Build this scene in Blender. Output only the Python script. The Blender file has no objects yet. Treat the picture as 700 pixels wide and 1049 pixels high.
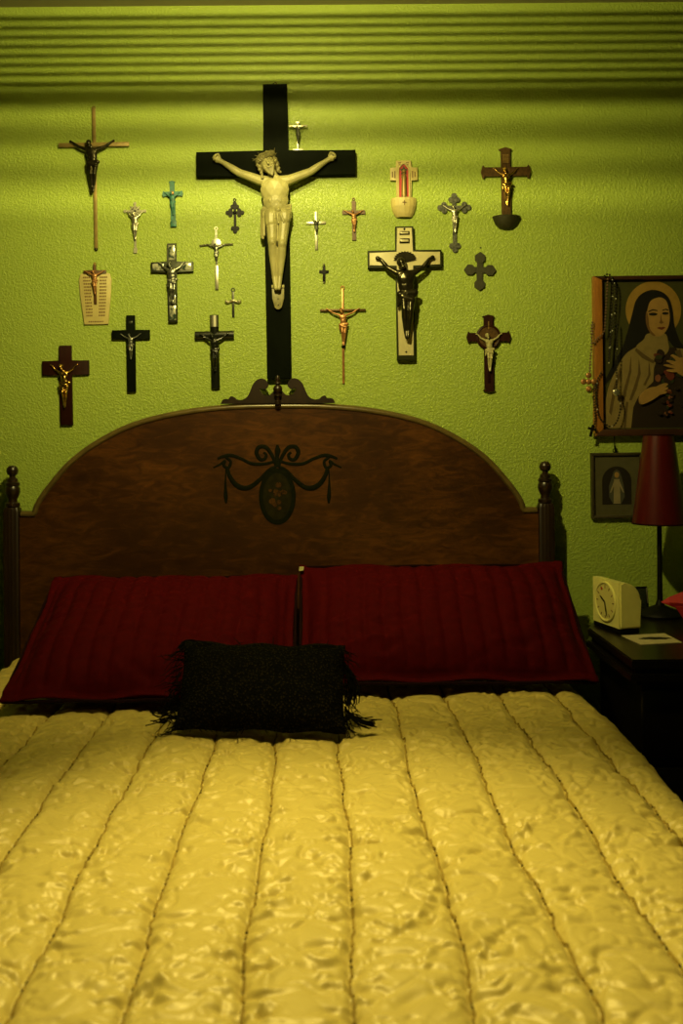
import bpy, bmesh, math, random
import numpy as np
from mathutils import Vector, Matrix
random.seed(7); rng = np.random.default_rng(7)
R = math.radians
SC = bpy.context.scene
COL = SC.collection

# ------------------------------------------------------------------ camera
F, VX, VY, CZ, ROLL = 1050.0, 327.0, 440.0, 1.22, R(0.45)
cam_d = bpy.data.cameras.new('camera'); cam = bpy.data.objects.new('camera', cam_d); COL.objects.link(cam)
cam_d.sensor_width = 36.0; cam_d.sensor_fit = 'AUTO'; cam_d.lens = F / 1049 * 36
cam_d.shift_x = (350 - VX) / 1049; cam_d.shift_y = (VY - 524.5) / 1049
cam.matrix_world = Matrix.Translation((0, 0, CZ)) @ Matrix.Rotation(R(90), 4, 'X') @ Matrix.Rotation(-ROLL, 4, 'Z')
cam_d.clip_start = 0.02
cam_d.dof.use_dof = True; cam_d.dof.focus_distance = 2.72; cam_d.dof.aperture_fstop = 5.0
SC.camera = cam

# ------------------------------------------------------------------ world, light, exposure
YW = 2.86                     # wall surface
K = F / YW                    # pixels per metre on the wall
w = bpy.data.worlds.new('world'); SC.world = w; w.use_nodes = True
w.node_tree.nodes['Background'].inputs[0].default_value = (0.05, 0.06, 0.03, 1)
w.node_tree.nodes['Background'].inputs[1].default_value = 0.02
vs = SC.view_settings
vs.view_transform = 'Standard'; vs.look = 'None'; vs.gamma = 1.0; vs.use_curve_mapping = False
vs.exposure = 0.0
LIGHT_COL = (1.0, 0.84, 0.27)
MAIN = Vector((-0.13, 1.76, 2.13)); MAIN_W = 80.0; MAIN_R = 0.022
STRIPE = Vector((-0.14, 1.93, 2.27)); STRIPE_W = 48.0; STRIPE_R = 0.0022
def point(name, loc, watts, radius):
    l = bpy.data.lights.new(name, 'POINT'); l.energy = watts; l.color = LIGHT_COL; l.shadow_soft_size = radius
    o = bpy.data.objects.new(name, l); COL.objects.link(o); o.location = loc
    return o
BEDL = Vector((-0.14, 1.985, 2.10)); BED_W = 145.0; BED_R = 0.02
def spot(name, loc, target, watts, radius, size):
    l = bpy.data.lights.new(name, 'SPOT'); l.energy = watts; l.color = LIGHT_COL; l.shadow_soft_size = radius; l.spot_size = R(size); l.spot_blend = 1.0
    o = bpy.data.objects.new(name, l); COL.objects.link(o); o.location = loc; o.rotation_euler = (Vector(target) - Vector(loc)).to_track_quat('-Z', 'Y').to_euler()
    return o
main_light = spot('scene_light', MAIN, (-0.12, YW, 1.70), MAIN_W, MAIN_R, 150)
bed_fill = spot('scene_light', BEDL, (0.03, 1.28, 0.60), BED_W, BED_R, 66)  # extra spot added to brighten the quilt
stripe_light = point('scene_light', STRIPE, STRIPE_W, STRIPE_R)  # added point behind the slats, makes the bands on the wall

# ------------------------------------------------------------------ helpers
def at(px, py, Y):
    u, v = px - VX, VY - py
    c, s = math.cos(ROLL), math.sin(ROLL)
    return Vector(((u*c + v*s) * Y / F, Y, CZ + (-u*s + v*c) * Y / F))
MATS = {}
def mat(name, col, rough=0.5, metal=0.0, var=0.0, vscale=20.0, col2=None, bump=0.0, bscale=60.0, stretch=(1, 1, 1), spec=0.5, sheen=0.0, coat=0.0, detail=4.0, contrast=None):
    m = bpy.data.materials.new(name); m.use_nodes = True; nt = m.node_tree; b = nt.nodes['Principled BSDF']
    b.inputs['Roughness'].default_value = rough; b.inputs['Metallic'].default_value = metal
    b.inputs['Specular IOR Level'].default_value = spec
    b.inputs['Sheen Weight'].default_value = sheen; b.inputs['Coat Weight'].default_value = coat
    c2 = col2 if col2 else tuple(max(0, c * (1 - var)) for c in col)
    tc = nt.nodes.new('ShaderNodeTexCoord'); mp = nt.nodes.new('ShaderNodeMapping'); mp.inputs['Scale'].default_value = stretch
    nt.links.new(tc.outputs['Object'], mp.inputs['Vector'])
    n = nt.nodes.new('ShaderNodeTexNoise'); n.inputs['Scale'].default_value = vscale; n.inputs['Detail'].default_value = detail
    nt.links.new(mp.outputs[0], n.inputs['Vector'])
    r = nt.nodes.new('ShaderNodeValToRGB'); lo, hi = contrast or (0.3, 0.7)
    r.color_ramp.elements[0].position = lo; r.color_ramp.elements[1].position = hi
    r.color_ramp.elements[0].color = (*c2, 1); r.color_ramp.elements[1].color = (*col, 1)
    nt.links.new(n.outputs['Fac'], r.inputs['Fac']); nt.links.new(r.outputs['Color'], b.inputs['Base Color'])
    if bump:
        n2 = nt.nodes.new('ShaderNodeTexNoise'); n2.inputs['Scale'].default_value = bscale; n2.inputs['Detail'].default_value = 3
        nt.links.new(mp.outputs[0], n2.inputs['Vector'])
        bp = nt.nodes.new('ShaderNodeBump'); bp.inputs['Strength'].default_value = 1.0; bp.inputs['Distance'].default_value = bump
        nt.links.new(n2.outputs['Fac'], bp.inputs['Height']); nt.links.new(bp.outputs[0], b.inputs['Normal'])
    MATS[name] = m
    return m

def new_obj(name, me, parent=None, m=None):
    o = bpy.data.objects.new(name, me); COL.objects.link(o)
    if parent: o.parent = parent
    if m: me.materials.append(MATS[m])
    return o
def thing(name, label, cat, loc, rot=(0, 0, 0), group=None):
    o = bpy.data.objects.new(name, None); COL.objects.link(o); o.empty_display_size = 0.02
    o.location = loc; o.rotation_euler = rot
    return tag(o, label, cat, group)
def tag(o, label, cat, group=None):
    o['label'] = label; o['category'] = cat
    if group: o['group'] = group
    return o
def struct(o): o['kind'] = 'structure'; return o

class MB:
    def __init__(s): s.bm = bmesh.new()
    def _x(s, verts, M):
        if M is not None: bmesh.ops.transform(s.bm, matrix=M, verts=verts)
    def box(s, x0, x1, y0, y1, z0, z1, bevel=0, M=None, seg=2):
        r = bmesh.ops.create_cube(s.bm, size=1.0)
        v = r['verts']
        for q in v:
            q.co = Vector(((x0+x1)/2 + q.co.x*(x1-x0), (y0+y1)/2 + q.co.y*(y1-y0), (z0+z1)/2 + q.co.z*(z1-z0)))
        if bevel:
            e = list({e for q in v for e in q.link_edges})
            rr = bmesh.ops.bevel(s.bm, geom=e, offset=bevel, segments=seg, affect='EDGES', profile=0.5)
            v = list({q for f in rr['faces'] for q in f.verts} | {q for q in v if q.is_valid})
        s._x(v, M); return s
    def plate(s, pts, y0, y1, bevel=0, M=None):
        """polygon in x,z (counter-clockwise seen from -y) extruded from y0 (front) to y1 (back); the front rim may be bevelled"""
        area = sum(pts[i][0]*pts[(i+1) % len(pts)][1] - pts[(i+1) % len(pts)][0]*pts[i][1] for i in range(len(pts)))
        if area < 0: pts = pts[::-1]
        fv = [s.bm.verts.new((x, y0, z)) for x, z in pts]; bv = [s.bm.verts.new((x, y1, z)) for x, z in pts]
        n = len(pts)
        ff = s.bm.faces.new(fv); s.bm.faces.new(bv[::-1])
        for i in range(n): s.bm.faces.new((fv[i], bv[i], bv[(i+1) % n], fv[(i+1) % n]))
        v = fv + bv
        if bevel:
            rr = bmesh.ops.bevel(s.bm, geom=list(ff.edges), offset=bevel, segments=2, affect='EDGES', profile=0.5)
            v = list({q for f in rr['faces'] for q in f.verts} | {q for q in v if q.is_valid})
        s._x(v, M); return s
    def disc(s, cx, cz, r, y0, y1, n=20, rz=None, bevel=0):
        rz = rz or r
        return s.plate([(cx + r*math.cos(2*math.pi*i/n), cz + rz*math.sin(2*math.pi*i/n)) for i in range(n)], y0, y1, bevel)
    def lathe(s, prof, cx=0, cy=0, cz=0, n=20, M=None, sy=1.0):
        rings, allv = [], []
        for r, z in prof:
            ring = [s.bm.verts.new((cx + r*math.cos(2*math.pi*i/n), cy + sy*r*math.sin(2*math.pi*i/n), cz + z)) for i in range(n)]
            rings.append(ring); allv += ring
        for a, b in zip(rings[:-1], rings[1:]):
            for i in range(n): s.bm.faces.new((a[i], a[(i+1) % n], b[(i+1) % n], b[i]))
        s.bm.faces.new(rings[0][::-1]); s.bm.faces.new(rings[-1])
        s._x(allv, M); return s
    def tube(s, pts, rad, n=8, flat=1.0):
        pts = [Vector(p) for p in pts]; rad = rad if hasattr(rad, '__len__') else [rad]*len(pts)
        rings = []; up = Vector((0, 1, 0))
        for i, p in enumerate(pts):
            t = (pts[min(i+1, len(pts)-1)] - pts[max(i-1, 0)]).normalized()
            a = t.cross(up)
            if a.length < 1e-4: a = t.cross(Vector((1, 0, 0)))
            a.normalize(); b = a.cross(t).normalized()
            rings.append([s.bm.verts.new(p + (a*math.cos(2*math.pi*k/n) + b*flat*math.sin(2*math.pi*k/n))*rad[i]) for k in range(n)])
        for a, b in zip(rings[:-1], rings[1:]):
            for k in range(n): s.bm.faces.new((a[k], a[(k+1) % n], b[(k+1) % n], b[k]))
        s.bm.faces.new(rings[0][::-1]); s.bm.faces.new(rings[-1]); return s
    def ball(s, c, r, sub=2, rot=None):
        r = r if hasattr(r, '__len__') else (r, r, r)
        M = Matrix.Translation(c) @ (rot.to_4x4() if rot else Matrix.Identity(4)) @ Matrix.Diagonal((*r, 1))
        bmesh.ops.create_icosphere(s.bm, subdivisions=sub, radius=1.0, matrix=M); return s
    def capsule(s, a, b, ra, rb, flat=1.0):
        a, b = Vector(a), Vector(b); n = 5
        d = (b - a); t = d.normalized() if d.length > 1e-9 else Vector((0, 0, 1))
        pts, rad = [], []
        for i in range(n): th = math.pi/2*i/n; pts.append(a - t*ra*math.cos(th)); rad.append(max(ra*math.sin(th), ra*0.05))
        pts.append(a); rad.append(ra); pts.append(b); rad.append(rb)
        for i in range(n-1, -1, -1): th = math.pi/2*i/n; pts.append(b + t*rb*math.cos(th)); rad.append(max(rb*math.sin(th), rb*0.05))
        return s.tube(pts, rad, 10, flat)
    def torus(s, c, R_, r, n=24, m=8, axis='Y', sx=1, sz=1):
        rings = []
        for i in range(n):
            a = 2*math.pi*i/n; ring = []
            for j in range(m):
                b = 2*math.pi*j/m; d = R_ + r*math.cos(b)
                if axis == 'Y': co = (c[0]+d*math.cos(a)*sx, c[1]+r*math.sin(b), c[2]+d*math.sin(a)*sz)
                else: co = (c[0]+d*math.cos(a)*sx, c[1]+d*math.sin(a)*sz, c[2]+r*math.sin(b))
                ring.append(s.bm.verts.new(co))
            rings.append(ring)
        for i in range(n):
            for j in range(m): s.bm.faces.new((rings[i][j], rings[(i+1) % n][j], rings[(i+1) % n][(j+1) % m], rings[i][(j+1) % m]))
        return s
    def mesh(s, name, smooth=True, angle=40):
        bmesh.ops.recalc_face_normals(s.bm, faces=s.bm.faces[:])
        if smooth:
            for f in s.bm.faces: f.smooth = True
            for e in s.bm.edges:
                if len(e.link_faces) == 2 and e.calc_face_angle(0) > R(angle): e.smooth = False
        me = bpy.data.meshes.new(name); s.bm.to_mesh(me); s.bm.free(); return me
    def build(s, name, m, parent=None, smooth=True, angle=40, loc=None):
        o = new_obj(name, s.mesh(name, smooth, angle), parent, m)
        if loc is not None: o.location = loc
        return o
    def blob(s, name, m, parent, voxel, smooth_it=3):
        """fuse overlapping shapes into one continuous skin"""
        me = s.mesh(name); tmp = bpy.data.objects.new('tmp', me); COL.objects.link(tmp)
        rm = tmp.modifiers.new('r', 'REMESH'); rm.mode = 'VOXEL'; rm.voxel_size = voxel; rm.use_smooth_shade = True
        sm = tmp.modifiers.new('s', 'SMOOTH'); sm.iterations = smooth_it; sm.factor = 0.5
        dg = bpy.context.evaluated_depsgraph_get(); dg.update()
        me2 = bpy.data.meshes.new_from_object(tmp.evaluated_get(dg)); me2.name = name
        bpy.data.objects.remove(tmp); bpy.data.meshes.remove(me)
        me2.materials.clear(); me2.polygons.foreach_set('use_smooth', [True]*len(me2.polygons))
        return new_obj(name, me2, parent, m)

def spline(pts, n=8):
    """Catmull-Rom through 2-D or 3-D points"""
    P = [Vector(p) for p in pts]; P = [P[0]*2 - P[1]] + P + [P[-1]*2 - P[-2]]; out = []
    for i in range(1, len(P)-2):
        for k in range(n):
            t = k/n; a, b, c, d = P[i-1:i+3]
            out.append(0.5*((2*b) + (c-a)*t + (2*a-5*b+4*c-d)*t*t + (3*b-a-3*c+d)*t**3))
    out.append(P[-2]); return out

# ------------------------------------------------------------------ materials
def wall_material():
    m = bpy.data.materials.new('wall_paint'); m.use_nodes = True; nt = m.node_tree; b = nt.nodes['Principled BSDF']
    b.inputs['Roughness'].default_value = 0.42; b.inputs['Specular IOR Level'].default_value = 0.35
    tc = nt.nodes.new('ShaderNodeTexCoord')
    n = nt.nodes.new('ShaderNodeTexNoise'); n.inputs['Scale'].default_value = 3.0; n.inputs['Detail'].default_value = 3
    r = nt.nodes.new('ShaderNodeValToRGB')
    r.color_ramp.elements[0].color = (0.255, 0.345, 0.050, 1); r.color_ramp.elements[1].color = (0.285, 0.375, 0.058, 1)
    nt.links.new(tc.outputs['Object'], n.inputs['Vector']); nt.links.new(n.outputs['Fac'], r.inputs['Fac']); nt.links.new(r.outputs[0], b.inputs['Base Color'])
    n2 = nt.nodes.new('ShaderNodeTexNoise'); n2.inputs['Scale'].default_value = 150; n2.inputs['Detail'].default_value = 2.0; n2.inputs['Distortion'].default_value = 0.6
    nt.links.new(tc.outputs['Object'], n2.inputs['Vector'])
    r2 = nt.nodes.new('ShaderNodeValToRGB'); r2.color_ramp.elements[0].position = 0.42; r2.color_ramp.elements[1].position = 0.62
    nt.links.new(n2.outputs['Fac'], r2.inputs['Fac'])
    bp = nt.nodes.new('ShaderNodeBump'); bp.inputs['Strength'].default_value = 1.0; bp.inputs['Distance'].default_value = 0.0009
    nt.links.new(r2.outputs[0], bp.inputs['Height']); nt.links.new(bp.outputs[0], b.inputs['Normal'])
    MATS['wall_paint'] = m
wall_material()
mat('ceiling_paint', (0.30, 0.28, 0.16), 0.8)
mat('floor_wood', (0.06, 0.03, 0.015), 0.5, var=0.5, vscale=8, stretch=(1, 8, 1))
def burl_material():
    m = bpy.data.materials.new('walnut_burl'); m.use_nodes = True; nt = m.node_tree; b = nt.nodes['Principled BSDF']
    b.inputs['Roughness'].default_value = 0.38; b.inputs['Specular IOR Level'].default_value = 0.3
    tc = nt.nodes.new('ShaderNodeTexCoord'); mp = nt.nodes.new('ShaderNodeMapping'); mp.inputs['Scale'].default_value = (1.0, 1.0, 3.2)
    nt.links.new(tc.outputs['Object'], mp.inputs[0])
    a = nt.nodes.new('ShaderNodeTexNoise'); a.inputs['Scale'].default_value = 16; a.inputs['Detail'].default_value = 8; a.inputs['Distortion'].default_value = 1.2; a.inputs['Roughness'].default_value = 0.65
    c = nt.nodes.new('ShaderNodeTexNoise'); c.inputs['Scale'].default_value = 3.0; c.inputs['Detail'].default_value = 3
    nt.links.new(mp.outputs[0], a.inputs['Vector']); nt.links.new(tc.outputs['Object'], c.inputs['Vector'])
    r = nt.nodes.new('ShaderNodeValToRGB'); e = r.color_ramp.elements
    e[0].position = 0.30; e[0].color = (0.010, 0.003, 0.0006, 1); e[1].position = 0.70; e[1].color = (0.105, 0.036, 0.005, 1)
    q = e.new(0.5); q.color = (0.036, 0.012, 0.0018, 1)
    mx = nt.nodes.new('ShaderNodeMath'); mx.operation = 'MULTIPLY_ADD'; mx.inputs[1].default_value = 0.55; mx.inputs[2].default_value = 0.22
    nt.links.new(a.outputs['Fac'], mx.inputs[0])
    ad = nt.nodes.new('ShaderNodeMath'); ad.operation = 'MULTIPLY_ADD'; ad.inputs[1].default_value = 0.45
    nt.links.new(c.outputs['Fac'], ad.inputs[0]); nt.links.new(mx.outputs[0], ad.inputs[2])
    sb = nt.nodes.new('ShaderNodeMath'); sb.operation = 'SUBTRACT'; sb.inputs[1].default_value = 0.20
    nt.links.new(ad.outputs[0], sb.inputs[0]); nt.links.new(sb.outputs[0], r.inputs['Fac']); nt.links.new(r.outputs[0], b.inputs['Base Color'])
    MATS['walnut_burl'] = m
burl_material()
mat('walnut_dark', (0.018, 0.0075, 0.0022), 0.35, var=0.5, vscale=14, stretch=(4, 4, 0.8))
mat('trim_wood_lit', (0.11, 0.075, 0.022), 0.30, var=0.4, vscale=30)  # rim lightened to olive: the lamp light it catches, put into the colour
mat('inlay_green', (0.006, 0.0075, 0.0015), 0.7, spec=0.05, var=0.4, vscale=90)
mat('inlay_field', (0.016, 0.014, 0.003), 0.7, spec=0.05, var=0.5, vscale=70)
mat('inlay_flower', (0.075, 0.03, 0.006), 0.7, spec=0.05, col2=(0.015, 0.009, 0.002), vscale=160)
def satin_material():
    m = bpy.data.materials.new('gold_satin'); m.use_nodes = True; nt = m.node_tree; b = nt.nodes['Principled BSDF']
    b.inputs['Roughness'].default_value = 0.43; b.inputs['Specular IOR Level'].default_value = 0.4
    b.inputs['Sheen Weight'].default_value = 0.15; b.inputs['Sheen Roughness'].default_value = 0.4; b.inputs['Sheen Tint'].default_value = (1, 0.8, 0.4, 1)
    b.inputs['Specular Tint'].default_value = (1, 0.85, 0.5, 1)
    tc = nt.nodes.new('ShaderNodeTexCoord')
    n = nt.nodes.new('ShaderNodeTexNoise'); n.inputs['Scale'].default_value = 25; n.inputs['Detail'].default_value = 3
    r = nt.nodes.new('ShaderNodeValToRGB'); r.color_ramp.elements[0].color = (0.52, 0.405, 0.105, 1); r.color_ramp.elements[1].color = (0.58, 0.455, 0.125, 1)
    nt.links.new(tc.outputs['Object'], n.inputs['Vector']); nt.links.new(n.outputs['Fac'], r.inputs['Fac']); nt.links.new(r.outputs[0], b.inputs['Base Color'])
    n2 = nt.nodes.new('ShaderNodeTexNoise'); n2.inputs['Scale'].default_value = 70; n2.inputs['Detail'].default_value = 3; n2.inputs['Distortion'].default_value = 0.5
    nt.links.new(tc.outputs['Object'], n2.inputs['Vector'])
    bp = nt.nodes.new('ShaderNodeBump'); bp.inputs['Strength'].default_value = 0.35; bp.inputs['Distance'].default_value = 0.0012
    nt.links.new(n2.outputs['Fac'], bp.inputs['Height']); nt.links.new(bp.outputs[0], b.inputs['Normal'])
    MATS['gold_satin'] = m
satin_material()
mat('seam_thread_shade', (0.34, 0.235, 0.040), 0.7, var=0.3, vscale=300, spec=0.1)
mat('red_fabric', (0.060, 0.0012, 0.0020), 0.8, var=0.25, vscale=60, bump=0.0004, bscale=500, spec=0.05)
mat('dark_red_fabric', (0.010, 0.0006, 0.0008), 0.8, var=0.3, vscale=60, spec=0.1)
mat('mattress_white', (0.5, 0.46, 0.38), 0.9)
mat('thread', (0.003, 0.0025, 0.0015), 0.8, var=0.4, vscale=300, spec=0.1)
def boucle_material():
    m = bpy.data.materials.new('black_boucle'); m.use_nodes = True; nt = m.node_tree; b = nt.nodes['Principled BSDF']
    b.inputs['Roughness'].default_value = 0.85; b.inputs['Specular IOR Level'].default_value = 0.08
    tc = nt.nodes.new('ShaderNodeTexCoord'); v = nt.nodes.new('ShaderNodeTexVoronoi'); v.inputs['Scale'].default_value = 190
    nt.links.new(tc.outputs['Object'], v.inputs['Vector'])
    r = nt.nodes.new('ShaderNodeValToRGB'); e = r.color_ramp.elements
    e[0].position = 0.0; e[0].color = (0.030, 0.022, 0.006, 1); e[1].position = 0.42; e[1].color = (0.0006, 0.0005, 0.0002, 1)
    nt.links.new(v.outputs['Distance'], r.inputs['Fac']); nt.links.new(r.outputs[0], b.inputs['Base Color'])
    iv = nt.nodes.new('ShaderNodeMath'); iv.operation = 'SUBTRACT'; iv.inputs[0].default_value = 1.0; nt.links.new(v.outputs['Distance'], iv.inputs[1])
    bp = nt.nodes.new('ShaderNodeBump'); bp.inputs['Distance'].default_value = 0.002; nt.links.new(iv.outputs[0], bp.inputs['Height']); nt.links.new(bp.outputs[0], b.inputs['Normal'])
    MATS['black_boucle'] = m
boucle_material()
mat('black_wood', (0.0045, 0.0065, 0.003), 0.65, var=0.4, vscale=30, stretch=(1, 1, 0.3), spec=0.04)
mat('black_gloss', (0.008, 0.009, 0.005), 0.2, var=0.3, spec=0.6)
mat('ivory', (0.36, 0.335, 0.15), 0.42, var=0.22, vscale=40, spec=0.4)
mat('ivory_dark', (0.27, 0.245, 0.10), 0.5, var=0.4, vscale=90)
mat('cream', (0.48, 0.40, 0.16), 0.5, var=0.15, vscale=40)
mat('white_enamel', (0.52, 0.47, 0.26), 0.4, var=0.12, vscale=25)
mat('side_dark', (0.018, 0.022, 0.006), 0.6, spec=0.2)
mat('print_brown', (0.15, 0.09, 0.03), 0.7)
mat('silver', (0.55, 0.53, 0.42), 0.34, metal=0.9, var=0.2, vscale=120)
mat('old_silver', (0.30, 0.31, 0.26), 0.32, metal=0.85, var=0.75, vscale=160)
mat('pewter', (0.06, 0.066, 0.045), 0.4, metal=0.6, var=0.6, vscale=90)
mat('dark_bronze', (0.050, 0.044, 0.022), 0.24, metal=0.75, var=0.5, vscale=60)
mat('brass', (0.46, 0.30, 0.09), 0.35, metal=0.6, var=0.35, vscale=60)
mat('gold', (0.80, 0.50, 0.13), 0.22, metal=1.0, var=0.3, vscale=150)
mat('copper', (0.42, 0.20, 0.07), 0.4, metal=0.5, var=0.4, vscale=80)
mat('brown_bronze', (0.12, 0.062, 0.016), 0.42, metal=0.4, var=0.6, vscale=120, bump=0.0006, bscale=260)
mat('tan_gold', (0.27, 0.19, 0.055), 0.45, metal=0.3, var=0.3, vscale=60)
mat('turquoise', (0.030, 0.17, 0.13), 0.5, col2=(0.018, 0.07, 0.055), vscale=120)
mat('shell_mosaic', (0.46, 0.46, 0.36), 0.22, col2=(0.035, 0.06, 0.045), vscale=95, metal=0.3, contrast=(0.42, 0.6))
mat('red_wood', (0.022, 0.0042, 0.0018), 0.5, var=0.4, vscale=25, stretch=(3, 3, 0.5), spec=0.15)
mat('brown_wood', (0.12, 0.05, 0.014), 0.5, var=0.4, vscale=40, stretch=(3, 3, 0.5))
mat('bright_red', (0.36, 0.012, 0.012), 0.5)
mat('black_metal', (0.004, 0.004, 0.002), 0.5, spec=0.15)
mat('frame_wood_lit', (0.30, 0.12, 0.02), 0.4, var=0.3, vscale=25, stretch=(3, 3, 0.6))  # frame wood with the light from the left put into its colour
mat('frame_wood_shaded', (0.04, 0.013, 0.004), 0.4, var=0.4, vscale=25)
mat('old_frame', (0.04, 0.032, 0.010), 0.45, var=0.4, vscale=40)
for nm, c in dict(pr_back=(0.060, 0.062, 0.012), pr_halo=(0.40, 0.24, 0.045), pr_black=(0.008, 0.007, 0.004), pr_skin=(0.44, 0.26, 0.075), pr_skin_shade=(0.20, 0.10, 0.03),
                  pr_robe=(0.30, 0.22, 0.075), pr_fold=(0.13, 0.085, 0.028), pr_habit=(0.028, 0.016, 0.007), pr_rose=(0.17, 0.035, 0.018), pr_pink=(0.28, 0.10, 0.05), pr_leaf=(0.035, 0.045, 0.012),
                  pr_mat=(0.11, 0.10, 0.045), pr_oval=(0.018, 0.013, 0.006), pr_white=(0.34, 0.28, 0.15), pr_cloak=(0.085, 0.085, 0.06), pr_lip=(0.16, 0.030, 0.016)).items():
    mat(nm, tuple(v*0.62 for v in c), 0.6, var=0.18, vscale=60, spec=0.25)
mat('shade_red', (0.065, 0.003, 0.004), 0.30, var=0.2, vscale=200, stretch=(1, 1, 0.1), spec=0.5)
mat('clock_cream', (0.74, 0.70, 0.24), 0.35, var=0.1, vscale=30)
mat('clock_dial', (0.60, 0.54, 0.18), 0.5)
mat('night_wood', (0.008, 0.006, 0.003), 0.28, var=0.4, vscale=20, spec=0.4)
mat('paper', (0.50, 0.43, 0.24), 0.6)
mat('red_cloth', (0.40, 0.012, 0.014), 0.7)
mat('glass_dark', (0.02, 0.025, 0.015), 0.12, spec=0.7)
mat('bead_dark', (0.014, 0.010, 0.006), 0.25, var=0.5, vscale=200, spec=0.6)
mat('bead_brown', (0.10, 0.045, 0.015), 0.4)
mat('fixture_black', (0.02, 0.02, 0.015), 0.6)

# ------------------------------------------------------------------ room
CEIL = 2.405; XL, XR, YF = -1.95, 1.85, -1.1
struct(MB().box(XL-0.1, XR+0.1, YW, YW+0.12, 0, CEIL+0.1).build('wall_back', 'wall_paint', smooth=False))
struct(MB().box(XL-0.1, XL, YF, YW, 0, CEIL+0.1).build('wall_left', 'wall_paint', smooth=False))
struct(MB().box(XR, XR+0.1, YF, YW, 0, CEIL+0.1).build('wall_right', 'wall_paint', smooth=False))
struct(MB().box(XL-0.1, XR+0.1, YF-0.1, YF, 0, CEIL+0.1).build('wall_front', 'wall_paint', smooth=False))
struct(MB().box(XL, XR, YF, YW, CEIL, CEIL+0.1).build('ceiling', 'ceiling_paint', smooth=False))
struct(MB().box(XL, XR, YF, YW, -0.1, 0).build('floor', 'floor_wood', smooth=False))
struct(MB().box(XL, XR, YW-0.015, YW, 0, 0.09).build('baseboard_back', 'walnut_dark', smooth=False))

# ceiling lamp above the bed: one unseen bulb, plus slatted box and lights added for wall bands and quilt
lamp = thing('ceiling_lamp', 'unseen black ceiling lamp above the bed, slats added to throw wall bands', 'lamp', (0, 0, 0))
bx0, bx1 = -0.47, 0.20
D = YW - STRIPE.y
def zs(py, d):                        # height at distance d in front of the bulb that shades wall row py
    Zw = CZ + (VY - py) / K
    return STRIPE.z + (Zw - STRIPE.z) * d / D
YS = STRIPE.y + 0.19
hb = MB()
hb.box(bx0, bx1, 1.885, 1.89, 2.108, CEIL)
hb.box(bx0, bx0+0.005, 1.89, YS+0.01, zs(215, .19)-0.012, CEIL).box(bx1-0.005, bx1, 1.89, YS+0.01, zs(215, .19)-0.012, CEIL)
hb.box(bx0, bx1, 1.89, STRIPE.y+0.06, zs(215, .06)-0.006, zs(215, .06))
hb.build('gobo_box', 'fixture_black', lamp, smooth=False)  # made-up box that keeps light off parts of the upper wall
def gobo_slat(p0, p1, d):
    MB().box(bx0+0.005, bx1-0.005, STRIPE.y+d-0.001, STRIPE.y+d+0.001, zs(p1, d), zs(p0, d)).build('gobo_slat', 'fixture_black', lamp, smooth=False)  # invented slat, placed to shade one band of the wall
for c in (17, 26.5, 36, 45.5, 55, 64.5, 74, 83.5): gobo_slat(c-2.6, c+2.6, 0.19)
gobo_slat(88, 108, 0.09); gobo_slat(131, 144, 0.05); gobo_slat(168, 184, 0.05)
MB().lathe([(0.016, 0.03), (0.018, 0.06), (0.018, 0.20), (0.05, 0.22), (0.055, CEIL-MAIN.z)], MAIN.x, MAIN.y, MAIN.z, 16).build('light_holder', 'fixture_black', lamp)
MB().lathe([(0.010, 0.012), (0.030, 0.016), (0.032, 0.05), (0.010, 0.066)], BEDL.x, BEDL.y, BEDL.z, 16).build('light_holder', 'fixture_black', lamp)  # holder for the added quilt spot
main_light.parent = lamp; stripe_light.parent = lamp; bed_fill.parent = lamp

# ------------------------------------------------------------------ bed
HY = 2.805; KH = F / HY
hc = at(285, 416, HY); HX = hc.x; HTOP = hc.z
bed = thing('bed', 'wooden bed with arched burl headboard, turned bedposts and carved crest', 'bed', (HX, HY, 0))
SH = at(285, 525, HY).z - 0.0
half = [(0, 0), (46, 1.0), (96, 6.0), (146, 17.5), (185, 36), (214, 57), (236, 82), (247, 98), (251, 109)]
arch_r = [(dx/KH, HTOP - dy/KH) for dx, dy in half]
arch_r = [(p.x, p.y) for p in spline(arch_r, 6)]
arch = [(-x, z) for x, z in arch_r[::-1]][:-1] + arch_r
sw = 266/KH
outline = [(-sw, 0.30), (-sw, SH)] + arch + [(sw, SH), (sw, 0.30)]
MB().plate(outline[::-1], 0.0, 0.022).build('headboard_panel', 'walnut_burl', bed, smooth=False)
MB().tube([(x, 0.009, z) for x, z in [(-sw+0.004, SH)] + arch + [(sw-0.004, SH)]], 0.0095, 10, 1.6).build('arch_moulding', 'trim_wood_lit', bed, angle=60)
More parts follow.
